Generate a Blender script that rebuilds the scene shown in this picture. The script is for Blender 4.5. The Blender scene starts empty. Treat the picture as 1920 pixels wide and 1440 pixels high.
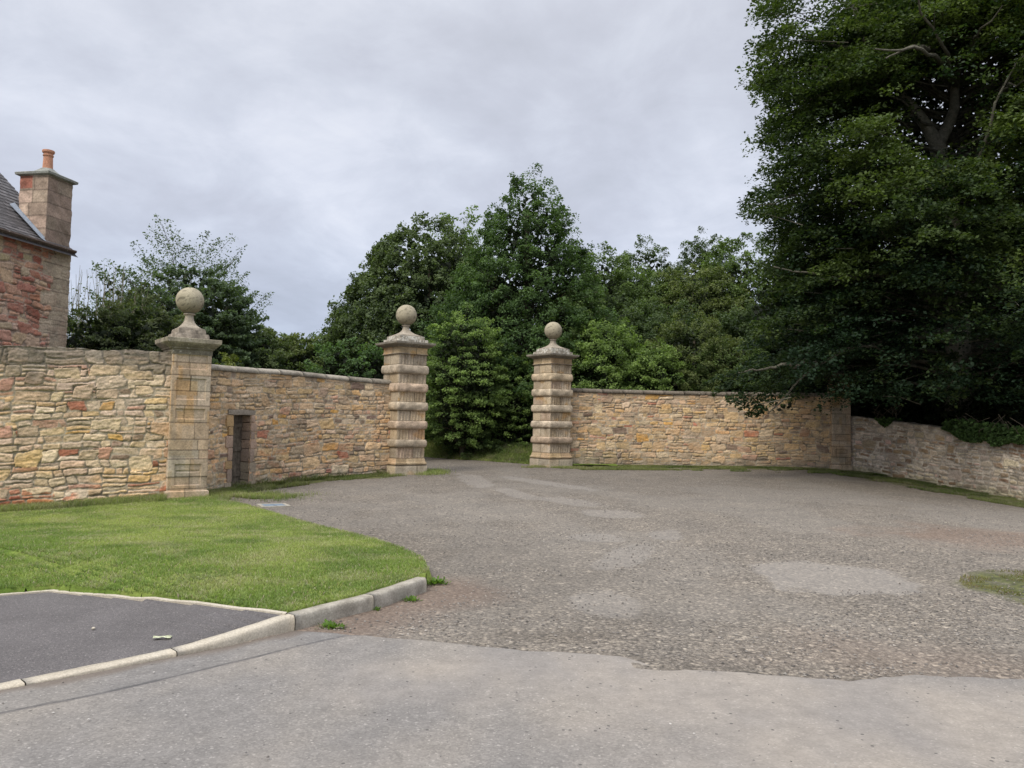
import bpy, math, random
import numpy as np
from mathutils import Matrix, Vector, Euler

random.seed(7)
S = bpy.context.scene
COL = S.collection
PI = math.pi

# ------------------------------------------------------------------ camera
F = 1440.0
CAMZ = 1.7
PITCH = math.atan(73 / 1440.0)
ROLL = 0.020
R = Matrix.Rotation(PI / 2 + PITCH, 3, 'X') @ Matrix.Rotation(ROLL, 3, 'Z')
cd = bpy.data.cameras.new('camera')
cam = bpy.data.objects.new('camera', cd)
COL.objects.link(cam)
cam.matrix_world = Matrix.Translation((0, 0, CAMZ)) @ R.to_4x4()
cd.sensor_width = 36
cd.lens = 36 * F / 1920
cd.clip_start = 0.05
cd.clip_end = 6000
S.camera = cam


def P(px, py, D):
    """world point seen at photo pixel (px, py) at depth y = D"""
    d = R @ Vector(((px - 960) / F, -(py - 720) / F, -1))
    return Vector((0, 0, CAMZ)) + d * (D / d.y)


def pix(p):
    v = R.transposed() @ (Vector(p) - Vector((0, 0, CAMZ)))
    return 960 - F * v.x / v.z, 720 + F * v.y / v.z


# ------------------------------------------------------------------ noise
def vnoise(x, y, seed=0):
    x = np.asarray(x, float); y = np.asarray(y, float)
    xi = np.floor(x).astype(np.int64); yi = np.floor(y).astype(np.int64)
    xf = x - xi; yf = y - yi
    u = xf * xf * (3 - 2 * xf); v = yf * yf * (3 - 2 * yf)

    def h(a, b):
        n = (a * 374761393 + b * 668265263 + seed * 974634777) & 0x7fffffff
        n = ((n ^ (n >> 13)) * 1274126177) & 0x7fffffff
        n = n ^ (n >> 16)
        return (n & 0xffff) / 65535.0
    a = h(xi, yi); b = h(xi + 1, yi); c = h(xi, yi + 1); d = h(xi + 1, yi + 1)
    return (a * (1 - u) + b * u) * (1 - v) + (c * (1 - u) + d * u) * v


def fbm(x, y, seed=0, o=4):
    s = 0; a = .5; t = 0
    for i in range(o):
        s = s + a * vnoise(x * 2 ** i, y * 2 ** i, seed + i * 17); t += a; a *= .5
    return s / t


def sm(x, a=0., b=1.):
    t = np.clip((np.asarray(x, float) - a) / (b - a), 0, 1)
    return t * t * (3 - 2 * t)


# ------------------------------------------------------------------ ground height
ctrl = []
for a in [(0, 957, 15.8), (313, 934, 17.2), (440, 926, 18.3), (763, 888, 24.0), (1036, 874, 28.1), (1300, 876, 29.1),
          (1570, 881, 28.5), (1750, 908, 25.4), (1920, 940, 22.0)]:
    ctrl.append(tuple(P(*a)))
ctrl += [(0, 0, 0), (-3, 4, 0), (3, 4, 0), (0, 8, 0), (-2, 7, 0), (5, 8, 0), (-8, 6, -.05), (9, 9, 0), (-25, 5, -.3), (25, 8, -.2),
         (-20, -10, 0), (20, -10, 0), (0, -10, 0), (0, 45, .35), (-20, 40, .1), (20, 42, .2), (-18, 18, -.3), (20, 24, -.2),
         (3, 15, .02), (8, 17, -.02), (-3, 13, -.04)]
ctrl = np.array(ctrl)


def _U(r2):
    return np.where(r2 < 1e-9, 0, r2 * np.log(np.maximum(r2, 1e-9)) * .5)


_n = len(ctrl)
_K = _U(((ctrl[:, None, :2] - ctrl[None, :, :2]) ** 2).sum(-1)) + np.eye(_n) * .15
_Pm = np.c_[np.ones(_n), ctrl[:, :2]]
_A = np.block([[_K, _Pm], [_Pm.T, np.zeros((3, 3))]])
_w = np.linalg.solve(_A, np.r_[ctrl[:, 2], 0, 0, 0])


def gz(x, y):
    x = np.clip(np.asarray(x, float), -25, 25); y = np.clip(np.asarray(y, float), -10, 45)
    z = _w[_n] + _w[_n + 1] * x + _w[_n + 2] * y
    for i in range(_n):
        z = z + _w[i] * _U((x - ctrl[i, 0]) ** 2 + (y - ctrl[i, 1]) ** 2)
    return z


def hp(x, y):
    """height of lawn and footpath above the drive"""
    return .02 + .11 * sm((np.asarray(x) + 3.1) / 1.35) * (1 - .75 * sm((np.asarray(y) - 7.5) / 5))


def G(px, py, raised=False):
    """ground point under a photo pixel"""
    d = R @ Vector(((px - 960) / F, -(py - 720) / F, -1))
    o = Vector((0, 0, CAMZ))
    t = 5.
    for i in range(40):
        p = o + d * t
        z = float(gz(p.x, p.y)) + (float(hp(p.x, p.y)) if raised else 0)
        t = t + ((z - p.z) / d.z - 0) * .7
    return o + d * t


# ------------------------------------------------------------------ object helpers
def tag(o, label=None, cat=None, group=None, kind=None):
    if label: o['label'] = label
    if cat: o['category'] = cat
    if group: o['group'] = group
    if kind: o['kind'] = kind
    return o


def empty(name, loc, label=None, cat=None, group=None, rz=0):
    o = bpy.data.objects.new(name, None)
    o.empty_display_size = .2
    o.location = loc; o.rotation_euler = (0, 0, rz)
    COL.objects.link(o)
    return tag(o, label, cat, group)


def mesh(name, V, Fc, mat, parent=None, col=None, smooth=True, extra=None, sharp=0):
    """V (n,3); Fc list of (k,4)/(k,3) arrays"""
    V = np.asarray(V, np.float32)
    if not isinstance(Fc, (list, tuple)): Fc = [Fc]
    Fc = [np.asarray(f, np.int32) for f in Fc if len(f)]
    me = bpy.data.meshes.new(name)
    me.vertices.add(len(V)); me.vertices.foreach_set('co', V.ravel())
    loops = np.concatenate([f.ravel() for f in Fc])
    tot = np.concatenate([np.full(len(f), f.shape[1]) for f in Fc]).astype(np.int32)
    start = np.concatenate([[0], np.cumsum(tot)[:-1]]).astype(np.int32)
    me.loops.add(len(loops)); me.loops.foreach_set('vertex_index', loops)
    me.polygons.add(len(tot)); me.polygons.foreach_set('loop_start', start); me.polygons.foreach_set('loop_total', tot)
    me.polygons.foreach_set('use_smooth', np.full(len(tot), smooth))
    me.update(calc_edges=True)
    if col is not None:
        a = me.color_attributes.new('Col', 'FLOAT_COLOR', 'POINT')
        c = np.ones((len(V), 4), np.float32); c[:, :col.shape[1]] = col
        a.data.foreach_set('color', c.ravel())
    if extra is not None:
        a = me.color_attributes.new('Mask', 'FLOAT_COLOR', 'POINT')
        c = np.ones((len(V), 4), np.float32); c[:, :extra.shape[1]] = extra
        a.data.foreach_set('color', c.ravel())
    me.materials.append(mat)
    o = bpy.data.objects.new(name, me)
    COL.objects.link(o)
    if parent: o.parent = parent
    if sharp: me.set_sharp_from_angle(angle=math.radians(sharp))
    return o


def gridfaces(nu, nv, mask=None, off=0, wrap=False):
    """vertex index = j*nu+i"""
    i = np.arange(nu if wrap else nu - 1); j = np.arange(nv - 1)
    I, J = np.meshgrid(i, j)
    I2 = (I + 1) % nu if wrap else I + 1
    f = np.stack([J * nu + I, J * nu + I2, (J + 1) * nu + I2, (J + 1) * nu + I], -1).reshape(-1, 4) + off
    if mask is not None: f = f[mask.ravel()]
    return f


class MB:
    """collects boxes / prisms into one mesh"""
    def __init__(s): s.v = []; s.f4 = []; s.f3 = []; s.n = 0

    def add(s, V, f4=(), f3=()):
        s.v.append(np.asarray(V, float))
        if len(f4): s.f4.append(np.asarray(f4) + s.n)
        if len(f3): s.f3.append(np.asarray(f3) + s.n)
        s.n += len(V)

    def box(s, c, sz, M=None):
        x, y, z = [q / 2 for q in sz]
        V = np.array([[a * x, b * y, d * z] for d in (-1, 1) for b in (-1, 1) for a in (-1, 1)])
        if M is not None: V = V @ np.array(M).T
        V = V + np.array(c)
        s.add(V, [[0, 2, 3, 1], [4, 5, 7, 6], [0, 1, 5, 4], [2, 6, 7, 3], [0, 4, 6, 2], [1, 3, 7, 5]])

    def tube(s, pts, rad, n=6):
        pts = [np.array(p, float) for p in pts]
        m = len(pts)
        V = []
        for i in range(m):
            t = pts[min(i + 1, m - 1)] - pts[max(i - 1, 0)]
            t /= np.linalg.norm(t) + 1e-9
            a = np.cross(t, [0.31, 0.2, 0.93]); a /= np.linalg.norm(a) + 1e-9
            b = np.cross(t, a)
            for k in range(n):
                an = 2 * PI * k / n
                V.append(pts[i] + rad[i] * (math.cos(an) * a + math.sin(an) * b))
        s.add(V, gridfaces(n, m, wrap=True))

    def build(s, name, mat, parent=None, smooth=False, col=None):
        f = []
        if s.f4: f.append(np.concatenate(s.f4))
        if s.f3: f.append(np.concatenate(s.f3))
        V = np.concatenate(s.v)
        c = None
        if col is not None: c = np.tile(np.array(col, float), (len(V), 1))
        return mesh(name, V, f, mat, parent, c, smooth)


# ------------------------------------------------------------------ materials
def nodes(name):
    m = bpy.data.materials.new(name); m.use_nodes = True
    nt = m.node_tree; nt.nodes.clear()
    return m, nt, nt.nodes, nt.links


def N(nt, typ, **k):
    n = nt.nodes.new(typ)
    for a, b in k.items():
        if a in n.inputs: n.inputs[a].default_value = b
        else: setattr(n, a, b)
    return n


def mixc(nt, fac, a, b, mode='MIX'):
    n = nt.nodes.new('ShaderNodeMix'); n.data_type = 'RGBA'; n.blend_type = mode; n.clamp_factor = True
    for s, v in ((0, fac), (6, a), (7, b)):
        if isinstance(v, bpy.types.NodeSocket): nt.links.new(v, n.inputs[s])
        elif v is not None: n.inputs[s].default_value = v if s == 0 else (*v[:3], 1)
    return n.outputs[2]


def math_(nt, op, a, b=None, c=None, clamp=False):
    n = nt.nodes.new('ShaderNodeMath'); n.operation = op; n.use_clamp = clamp
    for s, v in ((0, a), (1, b), (2, c)):
        if isinstance(v, bpy.types.NodeSocket): nt.links.new(v, n.inputs[s])
        elif v is not None: n.inputs[s].default_value = v
    return n.outputs[0]


def ramp(nt, fac, stops):
    n = nt.nodes.new('ShaderNodeValToRGB')
    while len(n.color_ramp.elements) < len(stops): n.color_ramp.elements.new(.5)
    for e, (p, c) in zip(n.color_ramp.elements, stops):
        e.position = p
        e.color = (*c, 1) if hasattr(c, '__len__') else (c, c, c, 1)
    nt.links.new(fac, n.inputs[0])
    return n.outputs[0]


def noise(nt, vec, scale, detail=4, rough=.55, dist=0):
    n = N(nt, 'ShaderNodeTexNoise'); n.inputs['Scale'].default_value = scale
    n.inputs['Detail'].default_value = detail; n.inputs['Roughness'].default_value = rough; n.inputs['Distortion'].default_value = dist
    nt.links.new(vec, n.inputs['Vector'])
    return n.outputs[0]


def finish(nt, color, rough=.9, bump=None, bstr=.5, bdist=.01, spec=.25):
    b = nt.nodes.new('ShaderNodeBsdfPrincipled')
    o = nt.nodes.new('ShaderNodeOutputMaterial')
    if isinstance(color, bpy.types.NodeSocket): nt.links.new(color, b.inputs['Base Color'])
    else: b.inputs['Base Color'].default_value = (*color, 1)
    if isinstance(rough, bpy.types.NodeSocket): nt.links.new(rough, b.inputs['Roughness'])
    else: b.inputs['Roughness'].default_value = rough
    b.inputs['Specular IOR Level'].default_value = spec
    if bump is not None:
        bp = nt.nodes.new('ShaderNodeBump'); bp.inputs['Strength'].default_value = bstr; bp.inputs['Distance'].default_value = bdist
        nt.links.new(bump, bp.inputs['Height']); nt.links.new(bp.outputs[0], b.inputs['Normal'])
    nt.links.new(b.outputs[0], o.inputs[0])
    return b


def mat_stone(name, lichen=0.3, stain=.3, fine=1.):
    """uses the mesh colour attribute, weathers it"""
    m, nt, ns, ln = nodes(name)
    at = N(nt, 'ShaderNodeAttribute', attribute_name='Col').outputs['Color']
    pos = N(nt, 'ShaderNodeNewGeometry').outputs['Position']
    n1 = noise(nt, pos, 26 * fine, 6, .65)
    n2 = noise(nt, pos, 3.2, 5, .6)
    n3 = noise(nt, pos, 90, 3, .6)
    c = mixc(nt, 1, at, ramp(nt, n1, [(.25, .55), (.5, 1.0), (.75, 1.3)]), 'MULTIPLY')
    c = mixc(nt, math_(nt, 'MULTIPLY', ramp(nt, n2, [(.45, 0), (.7, 1)]), stain), c, (.10, .085, .065))
    l1 = noise(nt, pos, 14, 5, .7)
    c = mixc(nt, math_(nt, 'MULTIPLY', ramp(nt, l1, [(.60, 0), (.68, 1)]), lichen), c, (.50, .46, .39))
    h = math_(nt, 'ADD', math_(nt, 'MULTIPLY', n1, .7), math_(nt, 'MULTIPLY', n3, .3))
    finish(nt, c, .92, h, .7, .012, .15)
    return m


def mat_leaf(name, tint=(1, 1, 1), trans=.35):
    m, nt, ns, ln = nodes(name)
    at = N(nt, 'ShaderNodeAttribute', attribute_name='Col').outputs['Color']
    c = mixc(nt, 1, at, tint, 'MULTIPLY')
    b = nt.nodes.new('ShaderNodeBsdfPrincipled'); b.inputs['Roughness'].default_value = .62
    b.inputs['Specular IOR Level'].default_value = .2
    ln.new(c, b.inputs['Base Color'])
    t = nt.nodes.new('ShaderNodeBsdfTranslucent')
    ln.new(mixc(nt, 1, c, (1.2, 1.35, .5), 'MULTIPLY'), t.inputs[0])
    mx = nt.nodes.new('ShaderNodeMixShader'); mx.inputs[0].default_value = trans
    ln.new(b.outputs[0], mx.inputs[1]); ln.new(t.outputs[0], mx.inputs[2])
    o = nt.nodes.new('ShaderNodeOutputMaterial'); ln.new(mx.outputs[0], o.inputs[0])
    return m


def mat_bark(name, c0, c1):
    m, nt, ns, ln = nodes(name)
    pos = N(nt, 'ShaderNodeNewGeometry').outputs['Position']
    n1 = noise(nt, pos, 6, 6, .65); n2 = noise(nt, pos, 30, 4, .6)
    c = mixc(nt, ramp(nt, n1, [(.35, 0), (.65, 1)]), c0, c1)
    c = mixc(nt, 1, c, ramp(nt, n2, [(.3, .7), (.7, 1.25)]), 'MULTIPLY')
    finish(nt, c, .9, n2, .8, .02, .1)
    return m


def mat_simple(name, c0, c1, scale=8, rough=.85, bscale=60, bd=.004, speck=None):
    m, nt, ns, ln = nodes(name)
    pos = N(nt, 'ShaderNodeNewGeometry').outputs['Position']
    n1 = noise(nt, pos, scale, 6, .6); n2 = noise(nt, pos, bscale, 4, .65)
    c = mixc(nt, ramp(nt, n1, [(.35, 0), (.65, 1)]), c0, c1)
    c = mixc(nt, 1, c, ramp(nt, n2, [(.3, .72), (.7, 1.22)]), 'MULTIPLY')
    finish(nt, c, rough, n2, .6, bd, .2)
    return m


M_RUB = mat_stone('rubble_sandstone', .22, .25)
M_ASH = mat_stone('carved_sandstone', .30, .35)
M_CAPST = mat_stone('weathered_coping_stone', .75, .6)
M_BALL = mat_stone('lichened_ball_stone', .28, .32, 2.)
M_LEAF = mat_leaf('leaf')
M_BARK = mat_bark('bark', (.06, .05, .035), (.14, .12, .09))
M_BEECHBARK = mat_bark('smooth_grey_bark', (.15, .14, .11), (.27, .25, .20))
M_KERB = mat_simple('pale_concrete_kerb', (.42, .37, .29), (.52, .47, .38), 5, .85, 70)
M_KERBG = mat_simple('grey_concrete_kerb', (.27, .245, .20), (.43, .395, .33), 7, .9, 60, .006)
M_SLATE = None


# ------------------------------------------------------------------ world and sun
def make_world():
    w = bpy.data.worlds.new('World'); S.world = w; w.use_nodes = True
    nt = w.node_tree; nt.nodes.clear(); ln = nt.links
    SE, SR = math.radians(48), math.radians(215)
    sky = nt.nodes.new('ShaderNodeTexSky'); sky.sky_type = 'NISHITA'; sky.sun_disc = False
    sky.sun_elevation = SE; sky.sun_rotation = SR; sky.air_density = 1.2; sky.dust_density = 2
    tc = nt.nodes.new('ShaderNodeTexCoord').outputs['Generated']
    sp = nt.nodes.new('ShaderNodeSeparateXYZ'); ln.new(tc, sp.inputs[0])
    z = math_(nt, 'MAXIMUM', sp.outputs[2], 0.0)
    den = math_(nt, 'ADD', z, .30)
    cb = nt.nodes.new('ShaderNodeCombineXYZ')
    ln.new(math_(nt, 'DIVIDE', sp.outputs[0], den), cb.inputs[0]); ln.new(math_(nt, 'DIVIDE', sp.outputs[1], den), cb.inputs[1])
    cb.inputs[2].default_value = 4.7
    mp = nt.nodes.new('ShaderNodeMapping'); mp.inputs['Rotation'].default_value = (0, 0, .35); mp.inputs['Scale'].default_value = (1, 1, 1)
    ln.new(cb.outputs[0], mp.inputs[0])
    n1 = noise(nt, mp.outputs[0], 1.7, 8, .55, .35)
    n2 = noise(nt, mp.outputs[0], 5.0, 8, .6, .4)
    nn = math_(nt, 'ADD', math_(nt, 'MULTIPLY', n1, .72), math_(nt, 'MULTIPLY', n2, .28))
    cl = ramp(nt, nn, [(.36, (.58, .60, .665)), (.44, (.64, .66, .735)), (.50, (.70, .725, .80)), (.57, (.79, .81, .88)), (.66, (.90, .91, .955))])
    # pale blue gaps low over the horizon
    low = ramp(nt, z, [(.0, (.70, .80, .95)), (.25, (.97, 1.0, 1.06)), (.6, (1, 1, 1))])
    cl = mixc(nt, 1, cl, low, 'MULTIPLY')
    zen = ramp(nt, z, [(.45, (1, 1, 1)), (.62, (1.0, 1.0, 1.0))])
    # overcast sky: zenith far brighter than horizon (CIE overcast distribution)
    g = math_(nt, 'MULTIPLY_ADD', math_(nt, 'SMOOTH_MAX', math_(nt, 'SUBTRACT', z, .52), 0.0, .1), 4.6, 1.0)
    v = nt.nodes.new('ShaderNodeVectorMath'); v.operation = 'SCALE'; ln.new(cl, v.inputs[0]); ln.new(math_(nt, 'MULTIPLY', g, 10.0), v.inputs['Scale'])
    c = mixc(nt, .06, v.outputs[0], sky.outputs[0])
    bg = nt.nodes.new('ShaderNodeBackground'); bg.inputs[1].default_value = .1
    ln.new(c, bg.inputs[0])
    o = nt.nodes.new('ShaderNodeOutputWorld'); ln.new(bg.outputs[0], o.inputs[0])
    ld = bpy.data.lights.new('sun', 'SUN'); ld.energy = 2.5; ld.angle = math.radians(26); ld.color = (1, .93, .82)
    lo = bpy.data.objects.new('sun', ld); COL.objects.link(lo)
    # Nishita rotation: direction to the sun
    d = Vector((math.sin(SR) * math.cos(SE), math.cos(SR) * math.cos(SE), math.sin(SE)))
    lo.rotation_euler = d.to_track_quat('Z', 'Y').to_euler()
    lo.location = (0, -5, 30)


make_world()
S.view_settings.view_transform = 'Standard'; S.view_settings.look = 'None'; S.view_settings.exposure = 0

# ------------------------------------------------------------------ plan layout
ROT = math.radians(37)                      # gate line turns 37 deg: t along the gate, n out of it
T = np.array([math.cos(ROT), math.sin(ROT)]); NN = np.array([math.sin(ROT), -math.cos(ROT)])
GL = np.array([P(754, 888, 24.0).x, 24.0])
GR = np.array([P(1033, 873, 28.1).x, 28.1])
OL = np.array([P(341, 930, 17.55).x, 17.55])
OR_ = np.array([P(1573, 881, 28.6).x, 28.6])


def zb(p): return float(gz(p[0], p[1]))


# ------------------------------------------------------------------ rubble field
BUFF = [((.49, .39, .275), 6), ((.53, .44, .325), 5), ((.46, .38, .28), 4), ((.50, .38, .22), 2), ((.50, .33, .13), .3), ((.40, .345, .265), 2),
        ((.31, .14, .095), .8), ((.42, .27, .20), 1.5), ((.25, .19, .14), .8), ((.57, .49, .38), 1.4)]
BUFF2 = [((.45, .35, .22), 5), ((.49, .38, .26), 4), ((.40, .31, .21), 4), ((.49, .345, .19), 1.5), ((.50, .32, .12), .3), ((.33, .27, .20), 2),
         ((.36, .17, .12), .3), ((.44, .29, .21), .7), ((.19, .15, .12), .9), ((.52, .44, .33), 1.5)]
RED = [((.38, .18, .13), 3.5), ((.45, .27, .19), 3.5), ((.50, .38, .27), 4), ((.28, .11, .08), 2.2), ((.42, .36, .24), 1.2), ((.45, .22, .15), 1.5)]
def _pl(p, f): return [((a[0] * f[0], a[1] * f[1], a[2] * f[2]), w) for a, w in p]


BUFF = _pl(BUFF, (1.30, 1.17, 1.08)); BUFF2 = _pl(BUFF2, (1.42, 1.27, 1.12)); RED = _pl(RED, (1.12, 1.05, 1.0))
GREY = [((.38, .325, .26), 4), ((.28, .21, .145), 2.5), ((.19, .13, .09), 2), ((.45, .39, .32), 4), ((.42, .30, .25), 1.4), ((.22, .18, .14), 1)]


def rubble(L, H, res, pal, seed, hmin=.07, hmax=.24, wmin=.14, wmax=.62, big=.07, mortar=(.49, .41, .30), gap=.0075, depth=.040, warp=1., flush=1.):
    rs = np.random.RandomState(seed)
    nu = int(L / res) + 1; nv = int(H / res) + 1
    U, V = np.meshgrid(np.linspace(0, L, nu), np.linspace(0, H, nv))
    wu = U + warp * (.07 * (fbm(U * 2.2, V * 4, seed) - .5) + .04 * (fbm(U * 9, V * 12, seed + 3) - .5))
    wv = V + warp * (.15 * (fbm(U * .8, V * .8, seed + 5) - .5) + .045 * (fbm(U * 3, V * 3.5, seed + 6) - .5) + .028 * (fbm(U * 11, V * 11, seed + 8) - .5))
    hgt = np.full(U.shape, -1.0); colr = np.zeros(U.shape + (3,)); inside = np.zeros(U.shape)
    colr[:] = mortar
    pc = np.array([p[0] for p in pal]); pw = np.array([p[1] for p in pal]); pw = pw / pw.sum()

    def stamp(mask, a, b, w, h, dark=1.):
        """mask: flat idx; a,b: local coords from centre"""
        r = rs.uniform(.08, .38) * min(w, h) * .7
        sk = rs.uniform(-.45, .45) * min(1, .35 * h / w + .14); b2 = b + a * sk * rs.uniform(0, 1)
        a2 = a + b * rs.uniform(-.5, .5)
        tp = 1 + rs.uniform(-.45, .45) * (a2 / w)
        qx = np.abs(a2) - (w / 2 - gap - r); qy = np.abs(b2) * tp - (h / 2 - gap - r)
        d = np.hypot(np.maximum(qx, 0), np.maximum(qy, 0)) + np.minimum(np.maximum(qx, qy), 0) - r
        e = sm(-d, -.002, rs.uniform(.010, .024))
        prot = rs.uniform(.35, 1.0)
        tilt = rs.uniform(-.10, .10) * a2 / w + rs.uniform(-.15, .15) * b2 / h
        c = pc[rs.choice(len(pc), p=pw)] * rs.uniform(.86, 1.14) * np.array([1, rs.uniform(.96, 1.04), rs.uniform(.92, 1.08)])
        return e, e * (prot + tilt), c * dark
    # courses
    y = -.3; ys = [y]
    while y < H + .3:
        y += rs.uniform(hmin, hmax) if rs.rand() < .75 else rs.uniform(hmin, hmin * 1.5)
        ys.append(y)
    ys = np.array(ys)
    ci = np.searchsorted(ys, wv.ravel()) - 1
    wuf = wu.ravel(); wvf = wv.ravel(); hf = hgt.ravel(); inf_ = inside.ravel(); cf = colr.reshape(-1, 3)
    order = np.argsort(ci, kind='stable'); cis = ci[order]
    redc = fbm(np.arange(400) * .21, np.zeros(400), seed + 40)
    for k in range(len(ys) - 1):
        a = np.searchsorted(cis, k); b = np.searchsorted(cis, k + 1)
        if a == b: continue
        idx = order[a:b]
        h = ys[k + 1] - ys[k]
        x = -.4 - rs.uniform(0, .3); xs = [x]
        while x < L + .5:
            x += min(wmax, max(wmin, h * rs.uniform(.7, 3.1)))
            xs.append(x)
        xs = np.array(xs)
        o2 = np.argsort(wuf[idx], kind='stable'); idx = idx[o2]; uu = wuf[idx]
        cuts = np.searchsorted(uu, xs)
        for q in range(len(xs) - 1):
            ii = idx[cuts[q]:cuts[q + 1]]
            w = xs[q + 1] - xs[q]; cx = (xs[q] + xs[q + 1]) / 2
            if not len(ii): continue
            nsub = 1
            if h > .16 and rs.rand() < .36: nsub = 2
            if h > .21 and rs.rand() < .12: nsub = 3
            cutr = np.sort(rs.uniform(.3, .7, nsub - 1)) if nsub == 2 else (np.array([.33, .66]) if nsub == 3 else np.array([]))
            bnd = np.r_[0, cutr, 1] * h + ys[k]
            for z_ in range(nsub):
                m = (wvf[ii] >= bnd[z_]) & (wvf[ii] < bnd[z_ + 1]); jj = ii[m]
                if not len(jj): continue
                hh = bnd[z_ + 1] - bnd[z_]
                e, hv, c = stamp(None, wuf[jj] - cx, wvf[jj] - (bnd[z_] + bnd[z_ + 1]) / 2, w, hh)
                hf[jj] = hv; inf_[jj] = e; cf[jj] = cf[jj] * (1 - e[:, None]) + c * e[:, None]
    # bigger stones laid across courses
    nb = int(L * H / .12 * big)
    placed = []
    for q in range(nb * 2):
        w = rs.uniform(.28, .62); h = rs.uniform(.2, .36); cx = rs.uniform(0, L); cy = rs.uniform(.1, H)
        if any(abs(cx - a_) < (w + w_) / 2 + .04 and abs(cy - b_) < (h + h_) / 2 + .04 for a_, b_, w_, h_ in placed): continue
        placed.append((cx, cy, w, h))
        i0 = max(0, int((cx - w) / res)); i1 = min(nu, int((cx + w) / res)); j0 = max(0, int((cy - h) / res)); j1 = min(nv, int((cy + h) / res))
        if i1 <= i0 or j1 <= j0: continue
        J, I = np.mgrid[j0:j1, i0:i1]; fl = (J * nu + I).ravel()
        a = wuf[fl] - cx; b = wvf[fl] - cy
        m = (np.abs(a) < w / 2) & (np.abs(b) < h / 2); fl = fl[m]
        if not len(fl): continue
        e, hv, c = stamp(None, a[m], b[m], w, h)
        hf[fl] = hv; inf_[fl] = e; cf[fl] = np.array(mortar) * (1 - e[:, None]) + c * e[:, None]
    hgt = hf.reshape(U.shape); inside = inf_.reshape(U.shape); colr = cf.reshape(U.shape + (3,))
    hgt = np.maximum(hgt, 0)
    fl_ = sm(fbm(U * 2.6, V * 3.6, seed + 21, 3), .42, .60) * flush
    hgt = np.maximum(hgt, fl_ * .62)
    disp = hgt * depth + (fbm(U * 11, V * 20, seed + 11, 4) - .5) * .026 * (.4 + inside) + (fbm(U * 1.1, V * 1.1, seed + 12, 3) - .5) * .05
    rim = np.clip(1 - inside, 0, 1)
    smear = (sm(fbm(U * 4.5, V * 6, seed + 31, 4), .50, .66) * .34 * flush)[..., None]
    colr = colr * (1 - smear) + np.array(mortar) * smear
    colr = colr * (.74 + .52 * fbm(U * 8, V * 24, seed + 13, 4))[..., None]
    shade = 1 - .52 * sm(rim, .45, .95) * (1 - .9 * fl_) * sm(fbm(U * 6, V * 9, seed + 14, 3), .3, .55)
    colr = colr * shade[..., None]
    return U, V, disp, colr, inside


def curve_pts(p0, p1, bow, n=400):
    p0 = np.array(p0, float); p1 = np.array(p1, float)
    c = (p1 - p0); L = np.linalg.norm(c); c = c / L; aw = np.array([-c[1], c[0]])
    t = np.linspace(0, 1, n)
    pts = p0 + np.outer(t, p1 - p0) + np.outer(4 * t * (1 - t) * bow, aw)
    return pts


def poly_len(pts):
    return np.r_[0, np.cumsum(np.linalg.norm(np.diff(pts, axis=0), axis=1))]


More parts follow.
